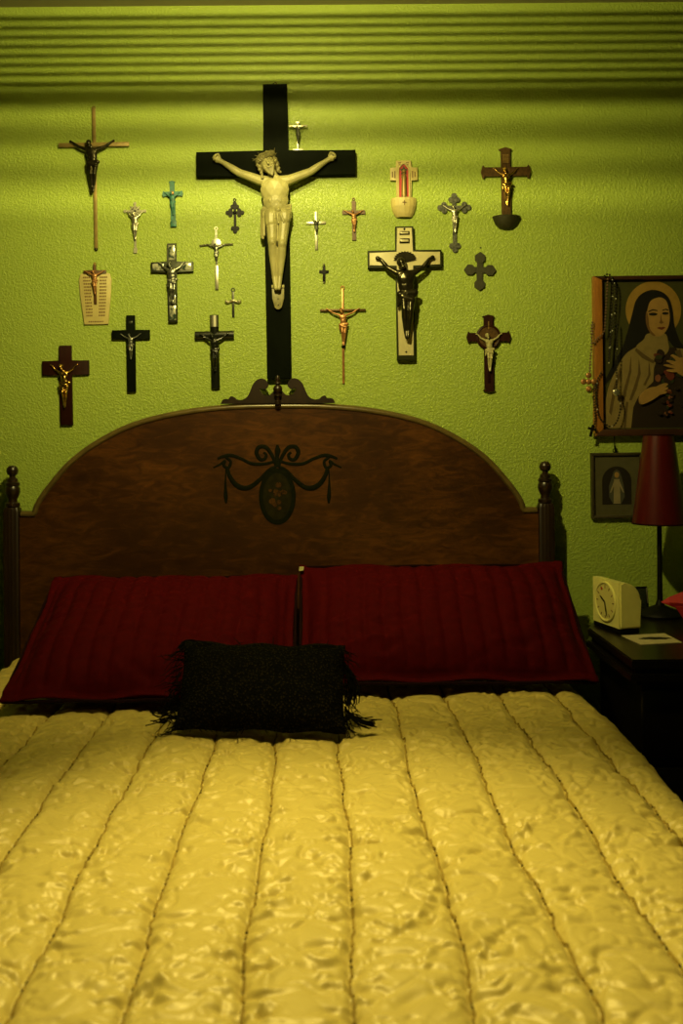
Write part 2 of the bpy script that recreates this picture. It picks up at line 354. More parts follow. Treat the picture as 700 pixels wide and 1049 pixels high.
for sgn in (-1, 1):
    px = sgn * 274/KH
    m = MB(); r = 0.0235; zt = at(285, 518, HY).z
    prof = []; n = 48                                            # fluted square-ish post
    pts = []
    for i in range(n):
        a = 2*math.pi*i/n; c, s_ = math.cos(a), math.sin(a)
        q = r / max(abs(c), abs(s_))**0.75
        q *= 1 - 0.05*(0.5 + 0.5*math.cos(a*16))
        pts.append((q*c, q*s_))
    zz = [(0.0, 1.0), (zt-0.012, 1.0), (zt, 0.82), (zt+0.004, 0.6)]
    rings = [[m.bm.verts.new((px + x*k, 0.010 + y*k, z)) for x, y in pts] for z, k in zz]
    for a, b in zip(rings[:-1], rings[1:]):
        for i in range(n): m.bm.faces.new((a[i], a[(i+1) % n], b[(i+1) % n], b[i]))
    m.bm.faces.new(rings[0][::-1]); m.bm.faces.new(rings[-1])
    post = m.build('bedpost', 'walnut_dark', bed, angle=30)
    u = 1/KH
    fp = [(7.5, 0), (7.5, 3), (5, 4.5), (4.7, 7), (6.3, 10), (7.6, 14), (7.6, 18), (6.5, 20.5), (7.4, 21.5), (7.4, 24), (5.6, 25), (5.4, 28), (3, 30), (3.2, 31.5), (5.2, 33), (6.1, 36), (5.5, 39), (3.5, 41.3), (0.6, 42)]
    MB().lathe([(a*u, b*u) for a, b in fp], px, 0.010, zt+0.0035, 24).build('finial', 'walnut_dark', post, angle=35)
# crest
S = 1/5.185
cr = [(0, 128), (-14, 135), (-28, 150), (-45, 165), (-70, 165), (-88, 150), (-97, 133), (-84, 130), (-70, 134), (-58, 126), (-51, 112), (-57, 93), (-72, 80), (-92, 77), (-113, 86), (-130, 104), (-140, 125), (-150, 150), (-165, 175), (-190, 189), (-215, 188), (-232, 175), (-250, 170), (-262, 184), (-282, 184), (-296, 192), (-303, 210)]
cl = [(p.x, p.y) for p in spline(cr, 3)]
base = 214
cpts = [(x*S/KH, (base - z)*S/KH) for x, z in cl]
full = cpts + [(-x, z) for x, z in cpts[::-1]][:-1]
o = MB().plate(full, -0.006, 0.020).build('crest', 'walnut_dark', bed, angle=30); o.location = (0, 0, HTOP + 0.005)
MB().lathe([(a/KH, b/KH) for a, b in [(1.2, -6), (3.2, -4), (3.2, -1), (1.8, 0.5), (2.2, 3), (4, 4.5), (4, 6), (2.4, 7), (4.3, 9.5), (4.8, 12), (3.8, 14.5), (2, 16), (3.6, 17.2), (3.4, 18.5), (1.8, 19.5), (2.3, 22), (1.5, 25), (0.3, 26)]], 0, -0.013, 0.010, 18).build('crest_finial', 'walnut_dark', o, angle=35)
# painted swag: oval medallion, scrolls, ribbons and tassels
def hp(px, py):                       # crop pixel -> headboard local x, z
    p = at(180 + px/3.5, 430 + py/3.5, HY); return (p.x - HX, p.z)
mx, mz = hp(365, 275)
MB().disc(mx, mz, 19/KH, -0.0012, 0.001, 40, 29/KH).build('medallion_rim', 'inlay_green', bed, smooth=False)
MB().disc(mx, mz, 14.5/KH, -0.0018, 0.001, 40, 24/KH).build('medallion_field', 'inlay_field', bed, smooth=False)
fl = MB()
for i in range(16):
    a = random.uniform(0, 6.28); q = random.uniform(0, 1)**0.5
    fl.disc(mx + 9*q*math.cos(a)/KH, mz + 15*q*math.sin(a)/KH, random.uniform(1.6, 3.2)/KH, -0.0024 - i*2e-5, 0, 7)
fl.build('medallion_bouquet', 'inlay_flower', bed, smooth=False)
def ribbon(name, pts, rad):
    q = [(x, -0.0006, z) for x, z in [hp(*p) for p in pts]]
    q = spline(q, 6)
    return MB().tube(q, [r_/KH for r_ in np.interp(np.linspace(0, 1, len(q)), np.linspace(0, 1, len(rad)), rad)], 6, 0.18).build(name, 'inlay_green', bed)
for sg in (-1, 1):
    f = lambda L: [(365 + sg*(x), y) for x, y in L]
    ribbon('scroll', f([(5, 165), (18, 130), (40, 100), (65, 98), (75, 118), (62, 142), (45, 140), (40, 125), (50, 117)]), [1.6, 2.2, 2.2, 1.8, 1.2])
    ribbon('ribbon', f([(12, 150), (45, 158), (90, 158), (130, 140), (165, 128), (195, 132), (215, 140)]), [1.4, 1.8, 1.6, 2.0, 1.2])
    ribbon('ribbon_bow', f([(185, 135), (168, 150), (175, 172), (192, 165), (188, 148), (205, 160), (230, 172)]), [1.4, 1.6, 1.6, 1.4, 0.8])
    ribbon('swag', f([(5, 168), (30, 180), (60, 212), (95, 240), (125, 245), (152, 230), (172, 200), (180, 170)]), [1.5, 1.8, 2.4, 2.8, 2.4, 1.6])
    ribbon('tassel', f([(184, 175), (186, 210), (186, 245), (185, 275), (184, 300)]), [0.7, 0.8, 1.5, 2.3, 1.0])
ribbon('bow_knot', [(365, 90), (366, 110), (364, 135), (366, 170)], [1.0, 3.2, 2.0, 3.0])
# rails and feet (under the quilt)
for sgn in (-1, 1):
    MB().box(sgn*0.70-0.0125, sgn*0.70+0.0125, -2.0, 0.0, 0.22, 0.36, 0.004).build('side_rail', 'walnut_dark', bed)
    MB().box(sgn*0.70-0.02, sgn*0.70+0.02, -2.0, -1.96, 0, 0.36, 0.004).build('foot_leg', 'walnut_dark', bed)
MB().box(-0.70, 0.70, -2.0, -1.975, 0.22, 0.36).build('foot_rail', 'walnut_dark', bed)

# ------------------------------------------------------------------ mattress and quilt
BX0, BX1, BY0, BY1, BT = -0.855, 0.625, 0.76, 2.785, 0.600
tag(MB().box(BX0+0.035, BX1-0.035, BY0+0.04, BY1, 0.36, BT-0.045, 0.04, seg=3).build('mattress', 'mattress_white'), 'white mattress lying under the gold quilt', 'mattress')

def make_quilt():
    RAD = 0.055; DROP = 0.40
    W = BX1 - BX0
    def prof(s, a0, a1):             # s: arc coordinate measured along the top between a0 and a1, beyond = round edge then drop
        p = np.empty_like(s); d = np.zeros_like(s); n = np.zeros_like(s); q = RAD*math.pi/2
        lo, hi = a0 + RAD, a1 - RAD
        p[:] = np.clip(s, lo, hi)
        for sg, ov in ((1, s - hi), (-1, lo - s)):
            k = ov > 0; th = np.clip(ov[k]/RAD, 0, math.pi/2); ex = np.maximum(ov[k] - q, 0)
            p[k] += sg*(RAD*np.sin(th) + 0.04*ex); d[k] = RAD*(1-np.cos(th)) + ex; n[k] = sg*np.sin(th)
        return p, d, n
    s = np.concatenate([np.linspace(BX0-DROP, BX0-0.06, 30)[:-1], np.arange(BX0-0.06, BX1+0.06, 0.0030), np.linspace(BX1+0.06, BX1+DROP, 31)[1:]])
    t = np.concatenate([np.linspace(BY0-DROP, BY0-0.06, 24)[:-1], np.arange(BY0-0.06, 1.0, 0.012)[:-1], np.arange(1.0, BY1, 0.0030)])
    Sg, Tg = np.meshgrid(s, t)
    X, dx, nx = prof(Sg, BX0, BX1)
    Y, dy, ny = prof(Tg, BY0, BY1 + 1.0)
    # channels
    gap = 0.1265; x0 = 0.036
    wob = 0.0045*np.sin(Tg*7.1 + 1.3*np.round((Sg-x0)/gap)) + 0.0022*np.sin(Tg*23 + 2.1*np.round((Sg-x0)/gap))
    ph = (Sg - x0 + wob)/gap; dd = np.abs(ph - np.round(ph))*gap
    H = 0.0060*(1 - np.exp(-(dd/0.010)**1.1)) - 0.0012*np.cos((ph-np.round(ph))*2*math.pi)
    H -= 0.0045*np.exp(-(dd/0.0060)**2)
    tg = Tg/0.118 + 0.12*np.sin(Sg*5); td = np.abs(tg - np.round(tg))*0.118
    H -= 0.0020*np.exp(-(td/0.005)**2)
    # pinched puckers: many small ridges, most leaving the seams at a slant
    uni_i = np.searchsorted(s, BX0-0.05); uni_j = np.searchsorted(t, 1.0)
    N = 8000
    for i in range(N):
        if random.random() < 0.55:
            k = random.randint(-8, 6); cx = x0 + k*gap + random.choice((-1, 1))*random.uniform(0.006, 0.035); an = random.gauss(0, 0.55)
        else:
            cx = random.uniform(BX0, BX1); an = random.gauss(0, 0.7)
        cy = random.uniform(0.96, BY1)
        big = random.random() < 0.25; L = random.uniform(0.016, 0.040) if big else random.uniform(0.008, 0.022); wd = random.uniform(0.006, 0.010) if big else random.uniform(0.0034, 0.0060); h = random.choice((1, -1, -1))*random.uniform(0.0012, 0.0033)*(1.7 if big else 1.0)*(1 + 0.15*min(1, max(0, (cy-1.5)/0.5)))
        i0, i1 = np.searchsorted(s, (cx-2.2*L, cx+2.2*L)); j0, j1 = np.searchsorted(t, (cy-2.2*L, cy+2.2*L))
        if i1-i0 < 2 or j1-j0 < 2: continue
        ddx = Sg[j0:j1, i0:i1] - cx; ddy = Tg[j0:j1, i0:i1] - cy
        a = ddx*math.cos(an) + ddy*math.sin(an); b = -ddx*math.sin(an) + ddy*math.cos(an)
        b = b + 6.0*random.uniform(-1, 1)*a*a/ max(L, 0.01)*0.25
        H[j0:j1, i0:i1] += h*np.exp(-(a/L)**2 - (b/wd)**2)
    # broad unevenness
    H += 0.004*np.sin(Sg*6.3 + 1)*np.sin(Tg*4.1 + 2) + 0.003*np.sin(Sg*13 + Tg*9)
    nz = np.sqrt(np.clip(1 - nx**2 - ny**2, 0, 1))
    Z = BT - 0.004 - np.maximum(dx, dy) - 0.25*np.minimum(dx, dy)
    Z = np.maximum(Z, 0.12) + H*nz
    X = X + H*nx; Y = Y + H*ny
    nr, nc = X.shape
    co = np.stack([X, Y, Z], -1).reshape(-1, 3).astype(np.float32)
    idx = np.arange(nr*nc).reshape(nr, nc)
    q = np.stack([idx[:-1, :-1], idx[:-1, 1:], idx[1:, 1:], idx[1:, :-1]], -1).reshape(-1, 4)
    me = bpy.data.meshes.new('quilt'); me.vertices.add(len(co)); me.vertices.foreach_set('co', co.ravel())
    me.loops.add(q.size); me.loops.foreach_set('vertex_index', q.ravel().astype(np.int32))
    me.polygons.add(len(q)); me.polygons.foreach_set('loop_start', np.arange(0, q.size, 4, dtype=np.int32)); me.polygons.foreach_set('loop_total', np.full(len(q), 4, np.int32))
    me.polygons.foreach_set('use_smooth', np.ones(len(q), bool)); me.update(calc_edges=True); me.validate()
    o = new_obj('quilt', me, None, 'gold_satin')
    for k in range(-7, 5):                       # dark cord added in each channel line: thread tone plus groove shade
        xs = x0 + k*gap
        if not BX0 + 0.02 < xs < BX1 - 0.02: continue
        pts = []
        for y_ in np.arange(0.80, BY1 - 0.01, 0.009):
            wv = 0.0045*math.sin(y_*7.1 + 1.3*k) + 0.0022*math.sin(y_*23 + 2.1*k)
            i_ = int(np.clip(np.searchsorted(s, xs - wv), 0, nc-1)); j_ = int(np.clip(np.searchsorted(t, y_), 0, nr-1))
            pts.append((float(X[j_, i_]), float(Y[j_, i_]), float(Z[j_, i_]) + 0.0008))
        MB().tube(pts, [0.0024*random.uniform(0.85, 1.15) for _ in pts], 6).build('seam_shade_cord', 'seam_thread_shade', o)
    tag(o, 'gold satin quilt with long stitched channels covering the bed', 'quilt')
make_quilt()

# ------------------------------------------------------------------ pillows
def pillow(name, w_, h_, T, chan, parent, m, flange=0.018, nx=110, ny=80, amp=0.0085, seed=0, sag=0.25, wr=0.010, curve=0.0):
    rg = random.Random(seed)
    us = np.linspace(-1, 1, nx+1); v_ = np.linspace(-1, 1, ny+1)
    U, V = np.meshgrid(us, v_)
    fx, fz = flange/(w_/2), flange/(h_/2)
    a = np.clip((1-np.abs(U))/1.0 - fx, 0, 1); b = np.clip((1-np.abs(V)) - fz, 0, 1)
    thick = (1-(1-a)**3.2)**0.62 * (1-(1-b)**2.6)**0.62
    thick = T/2*thick*(1 - sag*V*0.6) + 0.002
    px_ = U*w_/2*(1 - 0.030*(1-V**2)*np.abs(U)**3) ; pz_ = V*h_/2*(1 - 0.035*(1-U**2)*np.abs(V)**3)
    bump = np.zeros_like(U)
    if chan:
        ph = px_/chan + 0.06*np.sin(V*5 + seed); d = np.abs(ph-np.round(ph))*chan
        bump += amp*(1-np.exp(-(d/0.007)**1.4)) - amp
    for i in range(150):
        cx, cz = rg.uniform(-1, 1)*w_/2, rg.uniform(-1, 0.7)*h_/2; an = rg.gauss(0, 0.35); L = rg.uniform(0.02, 0.07); wd = rg.uniform(0.005, 0.010); hh = rg.choice((1, -1))*rg.uniform(0.2, 1)*wr*0.5
        A = (px_-cx)*math.cos(an) + (pz_-cz)*math.sin(an); B = -(px_-cx)*math.sin(an) + (pz_-cz)*math.cos(an)
        bump += hh*np.exp(-(A/L)**2 - (B/wd)**2)
    edge = np.clip(np.minimum(a, b)*14, 0.15, 1)
    wave = 0.006*np.sin(U*9 + seed)*(np.abs(V) > 0.9) + 0.005*np.sin(V*7 + seed)*(np.abs(U) > 0.93)
    y_off = curve*(U**2)
    Yf = -(thick + bump*edge) + wave + y_off; Yb = thick*0.85 + wave + y_off
    verts = [(px_[j, i], Yf[j, i], pz_[j, i]) for j in range(ny+1) for i in range(nx+1)]
    nb = len(verts); verts += [(px_[j, i], Yb[j, i], pz_[j, i]) for j in range(ny+1) for i in range(nx+1)]
    I = lambda j, i: j*(nx+1) + i
    faces = []
    for j in range(ny):
        for i in range(nx):
            faces.append((I(j, i), I(j, i+1), I(j+1, i+1), I(j+1, i))); faces.append((nb+I(j, i), nb+I(j+1, i), nb+I(j+1, i+1), nb+I(j, i+1)))
    ring = [I(0, i) for i in range(nx)] + [I(j, nx) for j in range(ny)] + [I(ny, i) for i in range(nx, 0, -1)] + [I(j, 0) for j in range(ny, 0, -1)]
    for k in range(len(ring)):
        p, q = ring[k], ring[(k+1) % len(ring)]; faces.append((p, nb+p, nb+q, q))
    me = bpy.data.meshes.new(name); me.from_pydata(verts, [], faces); me.polygons.foreach_set('use_smooth', [True]*len(faces)); me.update()
    return new_obj(name, me, parent, m)
def lean(bot, top):
    b, t = Vector(bot), Vector(top); d = t - b
    return (b+t)/2, -math.atan2(d.y, d.z), d.length
def place_pillow(name, label, bot, top, w_, rz, seed, T, ry=0.0):
    c, ax, L = lean(bot, top)
    t = thing(name, label, 'pillow', c, (ax, ry, rz))
    pillow('cover', w_, L, T, 0.047, t, 'red_fabric', seed=seed)
    # dark tube run round the edge seam
    p = []
    hw, hh = w_/2*0.985, L/2*0.985
    for x0, z0, x1, z1 in ((-hw, -hh, hw, -hh), (hw, -hh, hw, hh), (hw, hh, -hw, hh), (-hw, hh, -hw, -hh)):
        for k in range(12):
            f = k/12; p.append((x0+(x1-x0)*f, 0.004 + 0.002*math.sin(k*1.7), z0+(z1-z0)*f))
    MB().tube(p + [p[0]], 0.004, 6).build('edge_tube', 'dark_red_fabric', t)
    return t
Rp = place_pillow('red_pillow', 'red quilted pillow leaning on headboard at the nightstand end', (0.302, 2.375, 0.630), (0.288, 2.735, 0.858), 0.70, 0.0, 3, 0.155)
Lp = place_pillow('red_pillow', 'red quilted pillow lying lower against headboard, left of the other red one', (-0.388, 2.235, 0.633), (-0.374, 2.725, 0.834), 0.648, R(0.5), 11, 0.15)
MB().plate([(-0.006, 0), (0.006, 0.002), (0.007, 0.017), (-0.005, 0.018)], -0.001, 0.001).build('tag', 'ivory', Rp, smooth=False, loc=(-0.345, -0.012, 0.175))

cc, ax, L = lean((-0.128, 2.060, 0.622), (-0.115, 2.185, 0.756))
cu = thing('black_cushion', 'small black knitted cushion with fringed edges leaning on the red pillows', 'cushion', cc, (ax, R(1.6), 0))
pillow('cover', 0.345, L+0.02, 0.085, 0, cu, 'black_boucle', flange=0.004, nx=60, ny=40, seed=5, sag=0.2, wr=0.002)
fr = MB(); hw, hh = 0.170, L/2+0.006
def strand(p, d, ln, r=0.0011):
    pts = [Vector(p)]; dv = Vector(d).normalized()
    for k in range(5):
        dv = (dv + Vector((random.gauss(0, 0.28), random.gauss(-0.02, 0.2), random.gauss(-0.12, 0.25)))).normalized(); pts.append(pts[-1] + dv*ln/5)
    R3 = Matrix.Rotation(ax, 3, 'X'); lim = BT + 0.004
    for q in pts:
        wz = (R3 @ q).z + cc.z
        if wz < lim: q += R3.inverted() @ Vector((0, -0.002, lim - wz + random.uniform(0, 0.006)))
    fr.tube(pts, [r, r, r, r*0.9, r*0.7, r*0.5], 4)
for i in range(190):
    sd = random.random()
    if sd < 0.36: strand((-hw, random.uniform(-0.006, 0.012), random.uniform(-hh, hh)), (-1, random.uniform(0.1, 0.9), random.uniform(-0.9, 0.5)), random.uniform(0.025, 0.06))
    elif sd < 0.74: strand((hw, random.uniform(-0.006, 0.012), random.uniform(-hh, hh)), (1, random.uniform(0.1, 0.9), random.uniform(-1.1, 0.3)), random.uniform(0.025, 0.05))
    elif sd < 0.9: strand((random.uniform(-hw, hw), 0.008, hh), (random.gauss(0, 0.8), 0.8, random.uniform(0.1, 0.9)), random.uniform(0.025, 0.045))
    else: strand((random.uniform(-hw, hw), -0.004, -hh), (random.gauss(0, 1), -0.5, -0.1), random.uniform(0.015, 0.03))
fo = fr.build('fringe', 'thread', cu); fo['kind'] = 'stuff'
def tassel(p0, pts, n=26, sp=0.008):
    m = MB()
    for i in range(n):
        o_ = Vector((random.gauss(0, sp), random.gauss(0, sp*0.5), random.gauss(0, sp)))
        q = [Vector(p0)] + [Vector(p) + o_*(k+1)/len(pts)*1.3 + Vector((random.gauss(0, .002), 0, random.gauss(0, .002))) for k, p in enumerate(pts)]
        m.tube(spline(q, 3), 0.0013, 4)
    return m.build('tassel', 'thread', cu)
tassel((-hw, 0.01, hh-0.01), [(-hw-0.012, 0.02, hh+0.006), (-hw+0.004, 0.03, hh+0.018), (-hw+0.035, 0.035, hh+0.014), (-hw+0.06, 0.035, hh+0.004)], 30, 0.006)
tassel((hw, 0.0, -hh+0.02), [(hw+0.015, -0.015, -hh+0.028), (hw+0.032, -0.01, -hh+0.018), (hw+0.055, 0.0, -hh+0.020)], 26, 0.005)
tassel((-hw, 0.0, -hh+0.02), [(-hw-0.012, -0.01, -hh+0.022), (-hw-0.028, -0.005, -hh+0.018), (-hw-0.045, 0.0, -hh+0.022)], 10, 0.007)
tassel((hw, 0.01, hh-0.03), [(hw+0.012, 0.02, hh-0.06), (hw+0.018, 0.02, hh-0.09), (hw+0.012, 0.015, hh-0.12)], 30, 0.006)

# ------------------------------------------------------------------ crosses on the wall
def corpus(name, m, parent, H, hx, standoff, dx=0, dz=0, drop=0.17, detail=False, head=-1, cloth=None, stretch=1.0, hdx=0.0, plump=1.0):
    """figure with raised arms; the palms lie at (+-hx, dz) and the feet H below, metres, in front of the cross at -standoff"""
    s = H/100.0; y = -standoff
    P = lambda x, z, d=0.0: (dx + x*s, y - d*s, dz + z*s)
    h = hx/s; b = MB(); k = plump
    sh, dr = 11.0, drop*100
    for sg in (-1, 1):
        hand = P(sg*h, 0, 0); el = P(sg*(sh + (h-sh)*0.50), -dr*0.62, 1.0); shd = P(sg*sh, -dr, 2.5)
        b.capsule(P(sg*4, -dr-1, 3), shd, 4.2*k, 4.0*k); b.capsule(shd, el, 3.9*k, 3.0*k); 
        wr = P(sg*(h - 4.2), -1.8 if not detail else -2.6, 0.5)
        mid = [el[i]*0.65 + wr[i]*0.35 for i in range(3)]
        b.capsule(el, mid, 3.0*k, 2.9*k); b.capsule(mid, wr, 2.9*k, 1.9*k)
        b.ball(hand, (2.9*s*k, 1.9*s*k, 2.9*s*k)); b.capsule(wr, hand, 1.9*k, 2.1*k)
        if detail:                                    # curled fingers and thumb
            for q in range(4):
                an = R(62 - 26*q)
                ux, uz = math.cos(an), math.sin(an)
                p0 = P(sg*(h + 1.6*ux), 1.6*uz + 0.2, 1.0); p1 = P(sg*(h + (3.4 - 0.25*abs(q-1.5))*ux), 3.3*uz + 0.2, 2.2); p2 = P(sg*(h + 2.4*ux), 2.4*uz + 0.2, 3.3)
                b.capsule(p0, p1, 0.85, 0.8); b.capsule(p1, p2, 0.8, 0.65)
            b.capsule(P(sg*(h-1.6), 1.6, 1), P(sg*(h-0.6), 3.6, 2.2), 0.9, 0.75); b.capsule(P(sg*(h-0.6), 3.6, 2.2), P(sg*(h+0.6), 3.2, 3.2), 0.75, 0.6)
    # torso
    b.ball(P(0, -dr-7.5, 3.4), (11.4*s*k, 6.2*s*k, 12.0*s)); b.ball(P(-4.8, -dr-5.0, 5.4), (5.8*s, 2.7*s, 5.2*s)); b.ball(P(4.8, -dr-5.0, 5.4), (5.8*s, 2.7*s, 5.2*s))
    b.ball(P(0.5, -dr-16, 3.4), (10.2*s*k, 5.6*s, 10.5*s)); b.ball(P(1.2, -dr-20, 4.2), (7.4*s, 4.4*s, 7.0*s)); b.ball(P(2, -dr-27, 3.4), (10.0*s*k, 5.8*s, 8.0*s))
    # legs
    tk = k*(0.84 if detail else 1.0)
    for sg, kn, kx in ((-1, 65.5, -2.4), (1, 67, 5.0)):
        hip = P(2 + sg*4.6, -dr-31, 3.6); knee = P(kx, -kn, 7.5); ank = P(0.8 + sg*2.1, -90.5, 3.0 + (0.8 if sg > 0 else 0)); toe = P(0.9 + sg*1.1, -99.5, 4.8 + (1.0 if sg > 0 else 0))
        b.capsule(hip, knee, 5.7*tk, 4.1*tk); cal = [knee[i]*0.66 + ank[i]*0.34 for i in range(3)]; cal[1] += 1.2*s
        b.capsule(knee, cal, 3.9*tk, 4.0*tk); b.capsule(cal, ank, 3.9*tk, 2.4*tk); b.capsule(ank, toe, 2.5*tk, 1.9*tk)
        b.ball(P(kx, -kn+0.8, 9.8), (2.4*s, 1.8*s, 2.8*s))
    # neck and head
    hcx, hcz = head*5.2 + hdx, -dr + 11.6
    b.capsule(P(0, -dr+0.5, 3.2), P(hcx*0.55, hcz-4, 5.0), 3.6*k, 3.3*k)
    rot = Matrix.Rotation(R(head*(21 if detail else 16)), 3, 'Y')
    HS, TL = (1.16, 0.36) if detail else (1.0, 0.27)
    b.ball(P(hcx, hcz, 6.6), (4.9*s*k*HS, 5.6*s*HS, 6.6*s*HS), 3, rot)
    tl = Vector((0.28*-head, 0, -1))
    hd = lambda x, z, d: P(hcx + x*0.96*HS + z*TL*head*HS, hcz + z*HS - x*TL*head*HS, 6.6 + d*HS)
    if detail:
        b.capsule(hd(0.3, 1.2, 5.2), hd(0.4, -1.7, 6.6), 0.75, 1.0)                     # nose
        b.capsule(hd(-2.4, 1.9, 4.9), hd(-0.7, 1.6, 5.5), 0.6, 0.6); b.capsule(hd(2.6, 1.9, 4.8), hd(1.2, 1.6, 5.5), 0.6, 0.6)   # brows
        b.ball(hd(-1.9, 0.2, 4.6), 0.75*s); b.ball(hd(2.3, 0.2, 4.6), 0.75*s)            # lids
        b.ball(hd(-2.6, -1.6, 3.9), (1.2*s, 1.0*s, 1.4*s)); b.ball(hd(2.8, -1.6, 3.9), (1.2*s, 1.0*s, 1.4*s))
        b.capsule(hd(-0.8, -3.5, 5.2), hd(1.3, -3.5, 5.2), 0.5, 0.5)                     # mouth
        for q in range(5): b.ball(P(-3.6 + 1.9*q, -dr-14.5 - abs(q-2)*1.0, 8.3), (0.8*s, 0.6*s, 2.2*s))   # ribs
    # the capsule radii above are in figure units
    return b, P, hd, s

# capsule radii given in figure units: wrap MB so that they scale
class FB(MB):
    pass
_old_capsule = MB.capsule
SCALE = [1.0]
def _cap(self, a, b, ra, rb, flat=1.0): return _old_capsule(self, a, b, ra*SCALE[0], rb*SCALE[0], flat)
MB.capsule = _cap

def figure(m, parent, H, hx, standoff, name='corpus', fancy=None, **kw):
    """H, hx, dx, dz in wall pixels"""
    u = 1/K; SCALE[0] = H*u/100
    for q in ('dx', 'dz'):
        if q in kw: kw[q] *= u
    b, P, hd, s = corpus(name, m, parent, H*u, hx*u, standoff, **kw)
    dr = kw.get('drop', 0.17)*100; head = kw.get('head', -1)
    if not fancy:
        hcx = head*5.2; hcz = -dr+11.6
        b.ball(P(hcx*1.05, hcz+1.2, 5.2), (5.9*s, 5.4*s, 6.4*s)); b.ball(hd(0.3, -5.6, 4.6), (2.7*s, 2.2*s, 3.4*s))      # hair, beard
        b.capsule(P(-7.5, -dr-27, 4.5), P(11, -dr-25, 4.5), 4.4, 4.6); b.capsule(P(-4, -dr-30, 5.0), P(7.5, -dr-34, 6.5), 4.6, 4.2); b.capsule(P(-9, -dr-26, 3.5), P(-9.8, -dr-41, 3.0), 2.4, 1.8)   # cloth
        o = b.blob(name, m, parent, max(H*u/120, 0.0006), 1)
    else:
        o = b.blob(name, m, parent, 0.00145, 5)
        hcx = head*5.2; hcz = -dr+11.6
        hb_ = MB()                                            # curly hair and beard
        hb_.ball(hd(0, 2.2, -1.6), (5.6*s, 4.8*s, 5.6*s))
        rg = random.Random(4)
        for q in range(46):                                   # locks round the brow, temples and down to the shoulder
            a0 = R(rg.uniform(-25, 205)); x0, z0 = 5.5*math.cos(a0), 5.7*math.sin(a0) + 0.5
            hb_.ball(hd(x0, z0, rg.uniform(-2.5, 2.6)), rg.uniform(1.2, 1.9)*s, 2)
        for sg, n_ in ((-1, 9), (1, 16)):
            for q in range(n_):
                f = q/n_; hb_.ball(hd(sg*(5.3 + rg.uniform(-0.5, 0.9)), 1.0 - 9.0*f, 1.6 - 2.2*f + rg.uniform(-0.8, 0.8)), rg.uniform(1.0, 1.5)*s, 2)
        for q in range(7):
            x = -2.9 + 0.97*q
            hb_.capsule(hd(x, -3.7 + 0.2*abs(q-3)**1.5, 4.2 - 0.25*abs(q-3)), hd(x*0.45 + 0.2, -8.4 + 0.5*abs(q-3), 3.9), 1.05, 0.7)
        hb_.blob('hair', 'ivory_dark', o, 0.0012, 1)
        cb = MB()                                             # plaited crown
        for st in range(3):
            ring = []
            for i in range(49):
                a0 = 2*math.pi*i/48; wv = 1.15*math.sin(a0*8 + st*2.1); rr = 5.6 + 0.8*math.cos(a0*8 + st*2.1)
                ring.append(hd(rr*math.cos(a0)*0.98, 3.7 + wv + 0.9*math.cos(a0), -0.4 + rr*math.sin(a0)*1.0))
            cb.tube(ring, 1.05*s, 7)
        for i in range(18):
            a0 = 2*math.pi*i/18; cb.tube([hd(5.9*math.cos(a0), 4.4, -0.4+6.0*math.sin(a0)), hd(8.3*math.cos(a0+0.3), 5.4 + random.uniform(-1.5, 2.0), -0.4+7.8*math.sin(a0+0.3))], [0.4*s, 0.08*s], 5)
        cb.build('crown_of_thorns', 'ivory_dark', o)
        lc = MB()                                             # loincloth with folds and a hanging end
        for i in range(5):
            z = -dr-21.0 - i*1.7
            lc.capsule(P(-9.0, z + 0.6*math.sin(i*2), 3.4), P(1.2, z - 1.6, 8.2 - 0.1*i), 1.15, 1.1); lc.capsule(P(1.2, z - 1.6, 8.2), P(11.6, z + 1.4 - 0.5*i, 3.6), 1.1, 1.2)
        lc.ball(P(2, -dr-25.5, 3.4), (10.6*s, 5.9*s, 5.2*s))
        for sg in (-1, 1): lc.capsule(P(2 + sg*4.9, -dr-27, 4.0), P(2 + sg*5.0, -dr-31 + sg*1.2, 4.6), 5.5, 5.0)
        lc.capsule(P(3.0, -dr-24, 8.6), P(6.5, -dr-33, 8.8), 1.3, 0.8); lc.capsule(P(1.5, -dr-24, 8.8), P(2.5, -dr-34, 9.2), 1.2, 0.7); lc.ball(P(2.5, -dr-24, 9.2), (1.9*s, 1.5*s, 1.7*s))
        for q in range(3): lc.capsule(P(-8.3 - 1.0*q, -dr-22.5, 3.6 - q), P(-8.8 - 0.9*q, -dr-43.5 + 2.0*abs(q-1), 2.6 - q*1.0), 1.0, 1.25)
        lc.blob('loincloth', 'ivory', o, 0.0014, 1)
    SCALE[0] = 1.0
    return o

